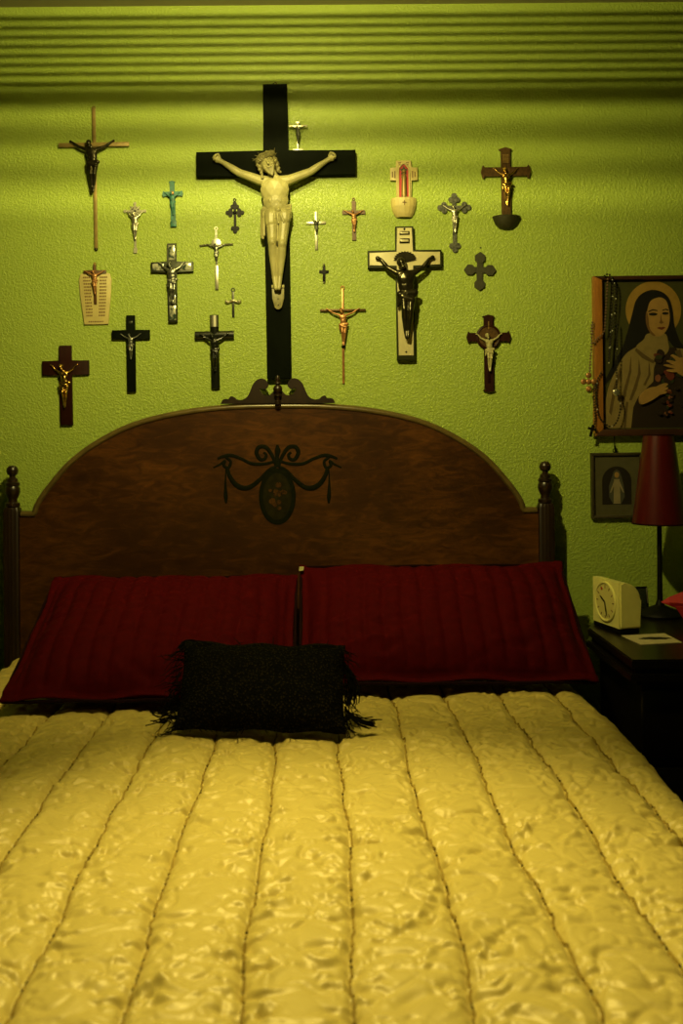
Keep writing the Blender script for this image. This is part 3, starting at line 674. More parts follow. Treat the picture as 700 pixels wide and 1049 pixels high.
def hang(name, label, cx, cy, tilt=0.0, cat='crucifix', group=None):
    p = at(cx, cy, YW)
    return thing(name, label, cat, p, (0, -R(tilt) + ROLL, 0), group)
def px(*a): return [v/K for v in a]
def cross_pts(l, r, up, dn, bw, hw_):
    """outline of a plain cross: arms l, r, up, dn; bw half beam height; hw_ half upright width (pixels)"""
    P = [(-hw_, -dn), (hw_, -dn), (hw_, -bw), (r, -bw), (r, bw), (hw_, bw), (hw_, up), (-hw_, up), (-hw_, bw), (-l, bw), (-l, -bw), (-hw_, -bw)]
    return [(a/K, b/K) for a, b in P]
def flare(l, r, up, dn, bw, hw_, fl, ln=None, point=1.0, foot=True):
    """cross with flared, pointed ends"""
    ln = ln or fl*1.4
    def end(L, w_):                  # along +x
        return [(L-ln, -w_), (L-ln*0.55, -w_), (L-ln*0.35, -w_-fl), (L-point*1.2, -w_-fl*0.75), (L, 0), (L-point*1.2, w_+fl*0.75), (L-ln*0.35, w_+fl), (L-ln*0.55, w_), (L-ln, w_)]
    R_ = [(x, z) for x, z in end(r, bw)]
    U = [(-z, x) for x, z in end(up, hw_)]
    Lf = [(-x, -z) for x, z in end(l, bw)]
    Dn = [(z, -x) for x, z in end(dn, hw_)] if foot else [(-hw_, -dn), (hw_, -dn)]
    P = [(hw_, -bw)] + R_ + [(hw_, bw)] + U + [(-hw_, bw)] + Lf + [(-hw_, -bw)] + Dn
    return [(a/K, b/K) for a, b in P]
def eyelet(t, z, r=1.6, m='silver', y=-0.002):
    MB().torus((0, y, z/K), r/K, 0.5/K, 14, 6).build('hanging_ring', m, t)
def bud(mb, x, z, r, y0, y1): mb.disc(x/K, z/K, r/K, y0, y1, 14)

# big black cross with ivory figure
t = hang('large_crucifix', 'large black wooden cross with ivory figure, biggest on the wall', 283.2, 169.3, 0.85)
MB().plate(cross_pts(81, 81, 80.5, 219, 12.4, 12.3), -0.024, 0, 0.0015).build('cross', 'black_wood', t)
fig = figure('ivory', t, 133, 57.5, 0.034, fancy=True, dx=-1.2, dz=3.5, detail=True, head=-1)
MB().plate([(a/K, b/K) for a, b in [(-6.5, -125.5), (6.5, -125.5), (6.0, -138), (3.6, -147), (1.5, -149), (-1.5, -149), (-3.8, -147), (-5.8, -138)]], -0.036, -0.024, 0.0015).build('foot_block', 'ivory_dark', t, loc=(0.3/K, 0, 0))
MB().box(*px(-6.2, 6.8), -0.040, -0.024, *px(-127.5, -124.5), 0.0008).build('foot_ledge', 'ivory', t)
for z in (-138.5, -145): MB().ball((0.3/K, -0.0365, z/K), (0.0018, 0.0012, 0.0018)).build('nail', 'black_metal', t)
eyelet(t, 82, 1.8, 'dark_bronze', -0.008)

# tall thin brass cross, bronze figure
t = hang('tall_crucifix', 'tall thin brass crucifix with dark bronze figure, at upper left', 97, 149, 1.0)
MB().box(*px(-1.7, 1.7), -0.006, 0, *px(-106, 38), 0.0006).build('upright', 'tan_gold', t)
MB().box(*px(-36, 36), -0.010, -0.006, *px(-2.2, 2.2), 0.0006).build('crossbar', 'tan_gold', t)
figure('dark_bronze', t, 52, 22, 0.014, dx=-1.5, dz=3.0, plump=1.0)
eyelet(t, 38, 1.7, 'tan_gold', -0.003)
MB().ball((0, -0.003, -106.5/K), 1.9/K).build('end_cap', 'dark_bronze', t)

def ray_crucifix():
    t = hang('small_crucifix', 'small pale silver crucifix with short rays, right of the tall brass one', 138.6, 216.5, 0.6)
    m = MB(); m.box(*px(-1.1, 1.1), -0.004, 0, *px(-42.5, 7.8)); m.box(*px(-10.2, 10.2), -0.004, -0.0005, *px(-1.0, 1.0))
    for x, z in ((-10.2, 0), (10.2, 0), (0, 7.8)): bud(m, x, z, 1.5, -0.005, 0)
    m.box(*px(-1.9, 1.9), -0.005, 0, *px(-43, -38)); m.build('cross', 'silver', t)
    m = MB()
    for a in (45, 135, 225, 315): m.tube([(2*math.cos(R(a))/K, -0.003, 2*math.sin(R(a))/K), (7*math.cos(R(a))/K, -0.003, 7*math.sin(R(a))/K)], [0.9/K, 0.6/K], 6)
    m.torus((0, -0.003, 0), 4.6/K, 0.7/K, 18, 6); m.build('rays', 'silver', t)
    figure('silver', t, 28, 7.5, 0.007, dz=-1.5, plump=1.15)
ray_crucifix()

t = hang('turquoise_crucifix', 'small turquoise crucifix with flared arms left of the large cross', 177, 199, 2.2)
MB().plate(flare(10.5, 11, 13.5, 33.5, 2.2, 2.3, 0.9, 4.5, 0.9, foot=False), -0.007, 0).build('cross', 'turquoise', t)
figure('turquoise', t, 23, 7.5, 0.009, dz=1.0, plump=1.1)
MB().box(*px(-3.0, 3.0), -0.009, -0.002, *px(-33.8, -28), 0.0005).build('foot_block', 'turquoise', t)
MB().ball((0, -0.009, 0.5/K), (1.9/K, 1.0/K, 1.9/K)).build('centre_bead', 'copper', t)

t = hang('mosaic_crucifix', 'silver and dark green mosaic crucifix with thick square arms', 176.8, 274, 1.0)
MB().plate(cross_pts(21.5, 21.7, 24, 56.5, 5.1, 4.6), -0.012, 0, 0.0012).build('cross', 'pewter', t)
for (x, z, wx, wz) in [(-14, 0, 5.8, 3.6), (14, 0, 5.8, 3.6), (0, 14.5, 3.3, 7.5), (0, -47, 3.3, 7.5), (0, -33, 3.2, 4.5)]:
    MB().box(*px(x-wx, x+wx), -0.0135, -0.011, *px(z-wz, z+wz), 0.0008).build('inlay_panel', 'shell_mosaic', t)
figure('old_silver', t, 42, 13, 0.016, dz=4)

# cream tablet with small crucifix
t = hang('prayer_plaque', 'cream tapered plaque with two columns of tiny print and small crucifix', 98.3, 303, 1.0, 'plaque')
MB().plate([(a/K, b/K) for a, b in [(-16.6, 16), (-15, 22), (-11, 23.4), (11, 23.4), (15, 22), (16.6, 16), (15.5, 0), (12.5, -29.5), (-12.0, -29.5), (-15.5, 0)]], -0.006, 0, 0.001).build('tablet', 'cream', t)
for sg in (-1, 1):
    m = MB()
    for i in range(13):
        z = 18.5 - i*3.25; c = sg*(8.6 - i*0.19); hw_ = 3.9 - 0.05*i; x = c - hw_
        while x < c + hw_ - 0.6:
            l_ = random.uniform(0.9, 2.2); m.box(*px(x, min(x+l_, c+hw_)), -0.0064, -0.0055, *px(z-0.85, z+0.85)); x += l_ + 0.4
    m.build('print_column', 'print_brown', t, smooth=False)
m = MB(); x = -7.5
while x < 7.5:
    l_ = random.uniform(0.9, 2.0); m.box(*px(x, x+l_), -0.0064, -0.0055, *px(-27.4, -26)); x += l_ + 0.6
m.build('print_line', 'print_brown', t, smooth=False)
MB().plate([(a, b) for a, b in cross_pts(11.5, 11.5, 7.5, 33, 1.6, 1.4)], -0.010, -0.005, 0.0005, Matrix.Translation((0, 0, 24/K))).build('cross', 'brown_wood', t)
o = figure('copper', t, 24, 10, 0.013, dz=25)
eyelet(t, 32.5, 1.0, 'brass', -0.007)

t = hang('red_wood_crucifix', 'dark red-brown wooden crucifix with bright gold figure, lowest at left', 67.9, 377, 1.1)
MB().plate(cross_pts(23.8, 23.8, 22.8, 58.5, 7.3, 6.2), -0.009, 0, 0.0006).build('cross', 'red_wood', t)
figure('gold', t, 43.5, 13.6, 0.012, dx=-1.2, dz=3, plump=0.72)

t = hang('black_crucifix', 'plain black crucifix with slim silver figure above headboard left curve', 134.6, 343, 0.8)
MB().plate(cross_pts(19.3, 19.3, 19.6, 58.5, 4.6, 4.3), -0.010, 0, 0.0006).build('cross', 'black_wood', t)
figure('old_silver', t, 26, 10.2, 0.0125, dz=0.5, plump=0.9)
MB().box(*px(-2, 2), -0.0112, -0.009, *px(11, 13.5), 0.0003).build('title_plate', 'pewter', t)

t = hang('glossy_black_crucifix', 'glossy black crucifix with black figure and domed arms, beside large cross foot', 220, 344, 1.2)
m = MB()
for a, b, hwid in (((0, 0, 21), (0, 0, -54), 4.6), ((-20, 0, 0), (20, 0, 0), 4.7)):
    m.tube([(a[0]/K, -0.004, a[2]/K), (b[0]/K, -0.004, b[2]/K)], hwid/K, 16, 0.55)
m.build('cross', 'black_gloss', t)
MB().tube([(0, -0.0048, 20.5/K), (0, -0.0048, 9/K)], 4.3/K, 14, 0.55).build('head_glint', 'silver', t)  # pale reflection on the upper arm, put in as a silver piece
figure('black_gloss', t, 38, 14, 0.014, dz=1.5)

t = hang('halo_crucifix', 'small silver crucifix with round halo disc and long bright stem', 221.8, 251.3, 0.8)
m = MB(); m.tube(spline([(x/K, -0.003, z/K) for x, z in [(-17, -0.6), (-9, 0.2), (0, -1.0), (9, 0.2), (17, 0.8)]], 5), 1.1/K, 8); m.box(*px(-1.1, 1.1), -0.004, 0, *px(-22, 16)); m.build('cross', 'old_silver', t)
MB().box(*px(-1.7, 1.7), -0.005, 0, *px(-45.5, -21), 0.0004).build('stem', 'silver', t)
MB().disc(0, 1.6/K, 5.2/K, -0.005, -0.001, 22, None, 0.0006).build('halo', 'silver', t)
figure('old_silver', t, 20, 9.5, 0.008, dz=1.0); eyelet(t, 17, 1.6)

def budded(name, label, cx, cy, l, r, up, dn, w_, br, m, tilt=0.6, depth=0.004, tre=True, cat='cross'):
    t = hang(name, label, cx, cy, tilt, cat)
    b = MB(); b.plate(cross_pts(l-br, r-br, up-br, dn-br, w_, w_), -depth, 0)
    for ex, ez, dx_, dz_ in ((-l+br, 0, -1, 0), (r-br, 0, 1, 0), (0, up-br, 0, 1), (0, -dn+br, 0, -1)):
        if tre:
            q = br*0.58
            for ox, oz in ((dx_*q, dz_*q), (dz_*q*1.15 - dx_*q*0.5, dx_*q*1.15 - dz_*q*0.5), (-dz_*q*1.15 - dx_*q*0.5, -dx_*q*1.15 - dz_*q*0.5)): bud(b, ex+ox, ez+oz, br*0.62, -depth*1.15, 0)
        else:
            n_ = [(br, 0), (br*0.35, br*0.95), (-br*0.6, br*0.95), (-br*1.2, br*0.3), (-br*1.2, -br*0.3), (-br*0.6, -br*0.95), (br*0.35, -br*0.95)]
            b.plate([((ex + a*dx_ - c*dz_)/K, (ez + a*dz_ + c*dx_)/K) for a, c in n_], -depth*1.2, 0)
    b.build('cross', m, t); return t
t = budded('budded_cross', 'small black cross with trefoil tips, left below the large cross arm', 240.8, 218, 8.9, 8.9, 10.5, 20.5, 1.3, 3.4, 'black_metal', 0.8)
eyelet(t, 13, 1.3, 'black_metal'); MB().ball((0, -0.005, 0), (1.7/K, 1.0/K, 1.7/K)).build('centre_boss', 'black_metal', t)

t = hang('tiny_silver_cross', 'tiny dark cross with scalloped silver crossbar, left of large cross shaft', 239, 309, 0.8, 'cross')
MB().box(*px(-1.3, 1.3), -0.004, 0, *px(-16, 10), 0.0004).build('upright', 'pewter', t)
MB().tube(spline([(x/K, -0.005, z/K) for x, z in [(-8, 0.4), (-4.5, -0.8), (0, 0.8), (4.5, -0.8), (8, 0.4)]], 5), [q/K for q in np.interp(np.linspace(0, 1, 21), [0, .12, .3, .5, .7, .88, 1], [1.2, 1.9, 1.2, 1.6, 1.2, 1.9, 1.2])], 8).build('crossbar', 'silver', t)
eyelet(t, 12, 1.7, 'pewter')

# silver crucifix standing on the arm of the large cross
p = at(305.4, 154.9, YW - 0.012)
t = thing('standing_crucifix', 'small silver crucifix standing on top of the large black cross arm', 'crucifix', p, (0, ROLL, 0))
MB().box(*px(-5.5, 5.5), -0.008, 0.008, 0, 1.6/K, 0.0005).build('base', 'silver', t)
MB().box(*px(-1.0, 1.0), -0.0015, 0.0015, *px(1.5, 29), 0.0003).build('upright', 'silver', t)
MB().box(*px(-9.5, 9.5), -0.0030, -0.0010, *px(24.5, 26.5), 0.0003).build('crossbar', 'silver', t)
MB().box(*px(-2, 2), -0.0032, -0.001, *px(28, 30.5), 0.0003).build('title_plate', 'silver', t)
figure('pewter', t, 17.5, 6.5, 0.0055, dz=25, plump=1.1)

t = hang('knotted_silver_cross', 'bright silver cross with dark knot at centre, right below large cross arm', 324, 228.5, 0.9, 'cross')
m = MB(); m.box(*px(-1.5, 1.5), -0.005, 0, *px(-27.5, 11.5), 0.0005); m.box(*px(-10, 10), -0.005, -0.0005, *px(-1.4, 1.4), 0.0005); m.build('cross', 'silver', t)
figure('pewter', t, 15, 3.6, 0.008, dz=2.5, plump=1.25)

t = hang('brown_crucifix', 'small brown crucifix with copper figure right of the knotted silver cross', 362.5, 217.8, 0.8)
MB().plate(flare(12, 12, 11.5, 28.5, 1.9, 2.0, 0.5, 2.5, 0.5, foot=False), -0.006, 0).build('cross', 'brown_wood', t)
figure('copper', t, 22, 9.5, 0.0085, dz=1.5); eyelet(t, 13.5, 1.2, 'brown_bronze')

t = hang('tiny_dark_cross', 'tiny dark cross with silver tips, smallest right of large cross shaft', 332, 278.5, 0.6, 'cross')
m = MB(); m.plate(cross_pts(4.8, 4.8, 6, 11, 1.4, 1.4), -0.004, 0, 0.0003); m.disc(0, 0, 2.4/K, -0.005, 0, 12); m.build('cross', 'black_metal', t)
for z in (7.5, -11): MB().ball((0, -0.003, z/K), 1.2/K, 1).build('tip', 'silver', t)

t = hang('thin_copper_crucifix', 'thin copper crucifix with long stem, over right side of headboard crest', 351.3, 318, 0.6)
MB().box(*px(-1.2, 1.2), -0.005, 0, *px(-75, 22), 0.0004).build('upright', 'copper', t)
MB().box(*px(-23.4, 23.4), -0.008, -0.005, *px(-1.1, 1.1), 0.0004).build('crossbar', 'brown_bronze', t)
figure('copper', t, 37.5, 16.5, 0.0115, dz=1.2, plump=0.85); eyelet(t, 23, 1.7, 'copper', -0.003)
MB().lathe([(1.3/K, 0), (2.0/K, 1.5/K), (1.3/K, 3/K)], 0, -0.006, -38.5/K, 12).build('foot_block', 'black_metal', t)

# holy water font, cream cross with a red niche
t = hang('cream_font', 'cream cross-shaped holy water font with red niche and standing figure', 413.5, 179, 0.6, 'font')
m = MB(); m.plate(cross_pts(13.8, 14.2, 13.7, 26, 6.5, 7.6), -0.009, 0, 0.0008); m.build('cross', 'cream', t)
m = MB()
m.plate([(a/K, b/K) for a, b in [(-5, -25), (5, -25), (5, 4), (3.5, 7.5), (0, 10), (-3.5, 7.5), (-5, 4)]], -0.0098, -0.008); m.build('niche', 'bright_red', t, smooth=False)
m = MB(); m.tube(spline([(x/K, -0.0105, z/K) for x, z in [(-5.6, -25), (-5.6, -8), (-5.4, 4), (-3.6, 7.5), (0, 10.5), (3.6, 7.5), (5.4, 4), (5.6, -8), (5.6, -25)]], 4), 0.9/K, 6); m.build('arch_rib', 'cream', t)
m = MB()
for x, z, l_ in ((-4, 11.3, 1.5), (4, 11.3, 1.5), (-3.6, 9.3, 1.2), (3.6, 9.3, 1.2)): m.box(*px(x-l_, x+l_), -0.0095, -0.008, *px(z-0.5, z+0.5))
for sg in (-1, 1):
    for x, h_ in ((9, 4.2), (11.5, 3.4)): m.box(*px(sg*x-0.6, sg*x+0.6), -0.0095, -0.008, *px(-h_, h_*0.7))
m.build('fretwork', 'print_brown', t, smooth=False)
m = MB(); m.lathe([(2.8/K, -24/K), (2.6/K, -14/K), (2.2/K, -6/K), (2.9/K, -3/K), (1.3/K, 0), (1.2/K, 0.5/K)], 0, -0.013, 0, 14); m.ball((0, -0.013, 2.2/K), 2.3/K); m.build('niche_figure', 'tan_gold', t)
m = MB(); m.plate([(a/K, b/K) for a, b in [(0, 8.5), (1.5, 5), (4, 5), (2, 2.5), (3, -0.8), (0, 1), (-3, -0.8), (-2, 2.5), (-4, 5), (-1.5, 5)]], -0.0115, -0.009); m.build('star', 'pewter', t, smooth=False)
m = MB(); n_ = 9; rings = []
for r_, z in ((8.5, -44), (10.8, -40), (13.0, -33), (13.4, -27), (12.6, -24.5), (11.2, -24.5), (10.5, -29)):
    rings.append([m.bm.verts.new((r_*math.cos(math.pi*i/(n_-1))/K, -r_*0.62*math.sin(math.pi*i/(n_-1))/K - 0.0005, z/K)) for i in range(n_)])
for a, b in zip(rings[:-1], rings[1:]):
    for i in range(n_-1): m.bm.faces.new((a[i], a[i+1], b[i+1], b[i]))
m.bm.faces.new(rings[0]); m.bm.faces.new(rings[-1])
m.build('bowl', 'cream', t, smooth=False)
m = MB(); m.box(*px(-0.5, 0.5), -13.6*0.62/K-0.0008, -0.018, *px(-33, -28)); m.box(*px(-2, 2), -13.6*0.62/K-0.0008, -0.018, *px(-30.4, -29.5)); m.build('bowl_cross', 'print_brown', t, smooth=False)

# white cross with dark figure
t = hang('white_crucifix', 'white enamelled crucifix with dark bronze figure and fan halo', 414.3, 266.2, 0.85)
MB().plate(cross_pts(37.6, 37.6, 33, 103, 8.8, 9.2), -0.018, 0, 0.0005).build('cross', 'side_dark', t)
MB().plate(cross_pts(36, 36, 31.4, 98.5, 6.6, 7.8), -0.0205, -0.015, 0.0012).build('face_plate', 'white_enamel', t)
figure('dark_bronze', t, 82, 28, 0.029, dz=0.5, drop=0.19, plump=1.0)
m = MB(); fanp = [(0, -3)]
for i in range(25):
    a = R(-5 + i*190/24); rr = 11 + 0.7*math.cos(i*math.pi); fanp.append((rr*math.cos(a)*1.0, rr*math.sin(a)*0.72 + 0.2))
m.plate([(a/K, b/K) for a, b in fanp], -0.024, -0.021); m.build('fan_halo', 'dark_bronze', t, smooth=False, loc=(0, 0, -1/K))
for z, wz in ((26, 2.0), (18, 2.6)):
    MB().box(*px(-5.2, 5.2), -0.0225, -0.020, *px(z-wz, z+wz), 0.0012).build('title_plate', 'dark_bronze', t)
    MB().box(*px(-3.8, 3.8), -0.0232, -0.021, *px(z-wz*0.35, z+wz*0.45), 0.0004).build('title_inset', 'white_enamel', t)
for z in (30, -95): MB().ball((0, -0.0205, z/K), (0.0032, 0.0014, 0.0032)).build('nail', 'black_metal', t)

t = budded('ornate_silver_crucifix', 'ornate dark silver crucifix with trefoil ends, right of the cream font', 465.3, 213, 16.3, 16.3, 14, 45, 2.0, 4.6, 'old_silver', 1.0, 0.005, cat='crucifix')
figure('silver', t, 27, 11, 0.008, dz=1.5, plump=0.95)
t = budded('flat_dark_cross', 'plain dark flat cross with pointed bulb ends and no figure', 491.5, 276.8, 16.3, 16.5, 18.5, 21, 3.0, 5.4, 'pewter', -1.2, 0.006, tre=False)
MATS['dark_iron'] = mat('dark_iron', (0.035, 0.034, 0.012), 0.55, metal=0.2, var=0.4, vscale=120, bump=0.0004, bscale=300)
t.children[0].data.materials[0] = MATS['dark_iron']
MB().ball((0.5/K, -0.001, 20.8/K + 0.006), 0.9/K, 1).build('nail', 'black_metal', t)

# brown font cross
t = hang('brown_font', 'brown bronze crucifix font with flared ends, gold figure and bowl', 517.8, 176.5, 0.9, 'font')
MB().plate(flare(25.3, 25.5, 25, 47, 4.6, 4.6, 2.2, 7, 1.6, foot=False), -0.009, 0).build('cross', 'brown_bronze', t)
figure('gold', t, 38, 12.8, 0.012, dz=3, plump=0.75)
m = MB()
for i in range(7): m.box(*px(-3.2 + random.uniform(-.3, .3), 3.2), -0.0105, -0.008, *px(9 + i*1.3, 9.7 + i*1.3))
m.build('title_relief', 'brass', t)
m = MB(); rings = []; n_ = 17
for r_, z in ((2, -59.5), (7, -58), (11, -54), (13.3, -49), (14.6, -46), (13.0, -45), (11.5, -47)):
    rings.append([m.bm.verts.new((r_*math.cos(math.pi*i/(n_-1))/K, -r_*0.75*math.sin(math.pi*i/(n_-1))/K - 0.0003, (z + (0.7*math.cos(i*math.pi) if r_ > 13 else 0))/K)) for i in range(n_)])
for a, b in zip(rings[:-1], rings[1:]):
    for i in range(n_-1): m.bm.faces.new((a[i], a[i+1], b[i+1], b[i]))
m.bm.faces.new(rings[0]); m.bm.faces.new(rings[-1])
m.build('bowl', 'dark_iron', t)

# dark crucifix with a ring
t = hang('ringed_crucifix', 'dark brown crucifix with round ring behind ivory figure, lower right', 500.3, 345.5, 0.7)
MB().plate(flare(22.5, 22.5, 23, 56.5, 4.4, 4.6, 1.6, 6, 1.4), -0.009, 0).build('cross', 'red_wood', t)
MB().torus((0, -0.006, 0), 11.2/K, 1.7/K, 32, 8).build('ring', 'red_wood', t)
MB().disc(0, 0, 10.5/K, -0.0095, -0.002, 28).build('ring_disc', 'brown_bronze', t)
figure('ivory', t, 38, 12.8, 0.013, dz=3, plump=0.8)
m = MB(); m.box(*px(-0.5, 0.5), -0.0103, -0.008, *px(8, 16)); m.build('title_plate', 'brass', t)
MB().box(*px(-1.4, 1.4), -0.0098, -0.008, *px(-47, -35), 0.0003).build('inset', 'dark_red_fabric', t)
# small knob at the picture's left edge
p = at(-3.2, 455, YW)
t = thing('wall_knob', 'dark rounded knob on the wall at the far left edge', 'knob', p)
MB().lathe([(1.5/K, 0), (1.6/K, 0.03), (3.6/K, 0.034), (5.2/K, 0.042), (5.0/K, 0.05), (2.5/K, 0.056), (0.3/K, 0.057)], M=Matrix.Rotation(R(90), 4, 'X'), n=20).build('knob', 'black_wood', t)

# ------------------------------------------------------------------ framed pictures
FYf = YW - 0.024
def quadframe(t, x0, x1, z0, z1, wd, depth, mats, wt=None, wb=None):
    wt = wt or wd; wb = wb or wd
    """four mitred members; px units local"""
    for (pts, m_) in (([(x0, z0), (x0+wd, z0+wb), (x0+wd, z1-wt), (x0, z1)], mats[0]), ([(x1, z0), (x1, z1), (x1-wd, z1-wt), (x1-wd, z0+wb)], mats[1]),
                      ([(x0, z1), (x0+wd, z1-wt), (x1-wd, z1-wt), (x1, z1)], mats[2]), ([(x0, z0), (x1, z0), (x1-wd, z0+wb), (x0+wd, z0+wb)], mats[3])):
        MB().plate([(a/K, b/K) for a, b in pts], -depth, 0, 0.0025).build('frame_member', m_, t)
PC = at(608, 447, YW)
t = thing('saint_picture', 'large framed print of a veiled woman with halo holding roses', 'picture', PC, (0, ROLL - R(0.6), 0))
PW, PH = 138, 163
quadframe(t, 0, PW, 0, PH, 8.5, 0.024, ('frame_wood_lit', 'frame_wood_lit', 'frame_wood_shaded', 'frame_wood_shaded'), 4, 7)  # side members in the lit tone, top and bottom in the shaded one
pb = MB().box(*px(6, PW-6), -0.010, -0.002, *px(3, PH-3)).build('print_board', 'pr_back', t, smooth=False)
def pp(x, y): return (((x-75)/5.83)/K, ((1003-y)/5.83)/K)      # crop coordinates -> frame local
LAY = [0]
def flatshape(name, m_, pts, smooth=True, closed=True):
    LAY[0] += 1; d = 0.010 + 0.00012*LAY[0]
    q = [pp(*p) for p in pts]
    if smooth:
        v = [Vector(p) for p in q]; v = [v[-1]] + v + [v[0], v[1]]
        s_ = spline(v, 5); q = [(p.x, p.y) for p in s_[5:-5]][:-1] if len(s_) > 12 else q
    return MB().plate(q, -d, -0.0095).build(name, m_, pb, smooth=False)
def ell(cx, cy, rx, ry, n=28, rot=0): return [(cx + rx*math.cos(2*math.pi*i/n)*math.cos(rot) - ry*math.sin(2*math.pi*i/n)*math.sin(rot), cy + rx*math.cos(2*math.pi*i/n)*math.sin(rot) + ry*math.sin(2*math.pi*i/n)*math.cos(rot)) for i in range(n)]
flatshape('halo', 'pr_halo', ell(435, 255, 165, 172, 48), False)
flatshape('habit', 'pr_habit', [(290, 955), (320, 780), (400, 640), (440, 560), (520, 480), (700, 470), (800, 600), (830, 955)], False)
flatshape('mantle', 'pr_robe', [(140, 955), (135, 840), (160, 720), (215, 580), (270, 510), (330, 470), (430, 520), (455, 545), (435, 600), (430, 680), (380, 730), (340, 770), (310, 830), (295, 955)], False)
flatshape('mantle', 'pr_robe', [(560, 470), (640, 500), (760, 560), (830, 700), (850, 955), (760, 955), (700, 700), (620, 560)], False)
for pts in ([(300, 520), (285, 620), (250, 740), (232, 850), (248, 850), (270, 740), (300, 620)], [(345, 540), (340, 630), (310, 720), (285, 790), (300, 790), (330, 725), (356, 630)], [(230, 600), (190, 720), (165, 860), (178, 880), (205, 740), (240, 620)], [(265, 800), (250, 955), (262, 955), (280, 800)], [(405, 560), (400, 640), (370, 700), (382, 704), (414, 640)]):
    flatshape('mantle_fold', 'pr_fold', pts, False)
flatshape('veil', 'pr_black', [(130, 700), (200, 560), (250, 470), (280, 380), (310, 270), (330, 200), (370, 155), (430, 135), (490, 150), (530, 190), (550, 260), (560, 350), (590, 440), (620, 480), (560, 480), (510, 430), (400, 410), (350, 460), (260, 520), (190, 640)], True)
flatshape('wimple', 'pr_robe', [(375, 430), (400, 395), (500, 395), (520, 450), (520, 500), (460, 550), (400, 520), (330, 475)], True)
flatshape('collar_fold', 'pr_fold', [(330, 480), (380, 520), (440, 560), (430, 572), (365, 540), (322, 495)], False)
flatshape('face', 'pr_skin', [(400, 250), (420, 200), (470, 180), (510, 200), (528, 260), (530, 320), (515, 370), (480, 408), (440, 410), (408, 375), (394, 320)], True)
flatshape('face_shade', 'pr_skin_shade', [(394, 260), (404, 300), (412, 365), (445, 408), (420, 400), (394, 350), (388, 300)], True)
for pts in (ell(432, 280, 26, 9), ell(505, 276, 20, 8)): flatshape('eye', 'pr_black', pts, False)
for pts in ([(402, 262), (430, 250), (458, 256), (458, 262), (430, 258), (404, 268)], [(486, 255), (508, 248), (524, 254), (522, 260), (506, 255), (488, 261)]): flatshape('brow', 'pr_black', pts, False)
flatshape('nose', 'pr_skin_shade', [(478, 275), (474, 318), (466, 332), (482, 338), (494, 330), (484, 320)], False)
flatshape('mouth', 'pr_lip', [(452, 362), (470, 356), (480, 359), (492, 355), (506, 361), (482, 374)], False)
flatshape('crucifix_print', 'pr_fold', [(560, 500), (590, 490), (650, 700), (625, 710)], False)
for i in range(22):
    cx, cy = random.gauss(500, 38), random.uniform(510, 720)
    flatshape('rose', random.choice(['pr_rose', 'pr_rose', 'pr_pink', 'pr_leaf', 'pr_habit']), ell(cx, cy, random.uniform(12, 28), random.uniform(12, 24), 9, random.random()), False)
for i in range(26):
    cx, cy = random.gauss(515, 30), random.uniform(720, 890)
    flatshape('rose', random.choice(['pr_rose', 'pr_pink', 'pr_leaf', 'pr_habit', 'pr_habit']), ell(cx, cy, random.uniform(6, 13), random.uniform(6, 12), 8), False)
def hand(pts_list):
    for pts in pts_list: flatshape('hand', 'pr_skin', pts, True)
hand([[(345, 770), (380, 730), (430, 712), (470, 720), (480, 745), (450, 770), (400, 800), (350, 815)], [(440, 715), (490, 692), (512, 700), (470, 728)], [(455, 728), (505, 715), (508, 728), (465, 742)], [(455, 742), (500, 738), (498, 752), (455, 758)],
      [(560, 560), (600, 540), (660, 570), (700, 640), (640, 660), (580, 640), (555, 600)], [(575, 570), (520, 555), (512, 566), (565, 590)], [(570, 590), (500, 580), (500, 592), (565, 608)], [(575, 608), (512, 612), (516, 624), (580, 626)], [(590, 550), (545, 522), (538, 534), (578, 568)]])
# hanging wire and small framed image
SP = at(630.5, 463, YW)
t2 = thing('small_picture', 'small old frame with arched image of a robed standing figure', 'picture', at(605.5, 531, YW), (0, ROLL - R(0.8), 0))
quadframe(t2, 0, 52.5, 0, 67, 3.2, 0.014, ('old_frame',)*4)
pb2 = MB().box(*px(2, 50.5), -0.008, -0.001, *px(2, 65)).build('print_board', 'pr_mat', t2, smooth=False)
def fs2(name, m_, pts, lay): return MB().plate([(a/K, b/K) for a, b in pts], -0.008 - 0.00015*lay, -0.0075).build(name, m_, pb2, smooth=False)
cx = 26.3
fs2('arch', 'pr_oval', [(cx-15, 14), (cx+15, 14), (cx+15, 38)] + [(cx + 15*math.cos(math.pi*i/14), 38 + 15*math.sin(math.pi*i/14)) for i in range(1, 14)] + [(cx-15, 38)], 1)
fs2('cloak', 'pr_cloak', [(cx-8, 22), (cx-4, 14.5), (cx+4, 14.5), (cx+8, 22), (cx+7, 33), (cx+5, 42), (cx+3, 48), (cx, 50), (cx-3, 48), (cx-5, 42), (cx-8, 33)], 2)
fs2('robe', 'pr_white', [(cx-3.5, 15), (cx+3.5, 15), (cx+3.2, 28), (cx+2.8, 40), (cx-2.8, 40), (cx-3.2, 28)], 3)
for sg in (-1, 1): fs2('arm', 'pr_white', [(cx+sg*2.5, 39), (cx+sg*6, 30), (cx+sg*7.5, 26), (cx+sg*5.8, 26.5), (cx+sg*3, 33)], 3.2)
fs2('head', 'pr_skin', [(cx + 2.4*math.cos(2*math.pi*i/14), 44.3 + 3*math.sin(2*math.pi*i/14)) for i in range(14)], 4)
m = MB(); m.tube([(25.5/K, -0.008, 66.5/K), (25.2/K, -0.009, 71/K), (24.4/K, -0.008, 74/K)], 0.9/K, 6); m.torus((24.6/K, -0.008, 69/K), 1.8/K, 0.5/K, 12, 6); m.build('hanging_hook', 'black_metal', t2)
m = MB(); m.tube([(24.6/K, -0.006, 73/K), (24.8/K, -0.004, 84/K)], 0.35/K, 5); m.build('hanging_wire', 'black_metal', t2)

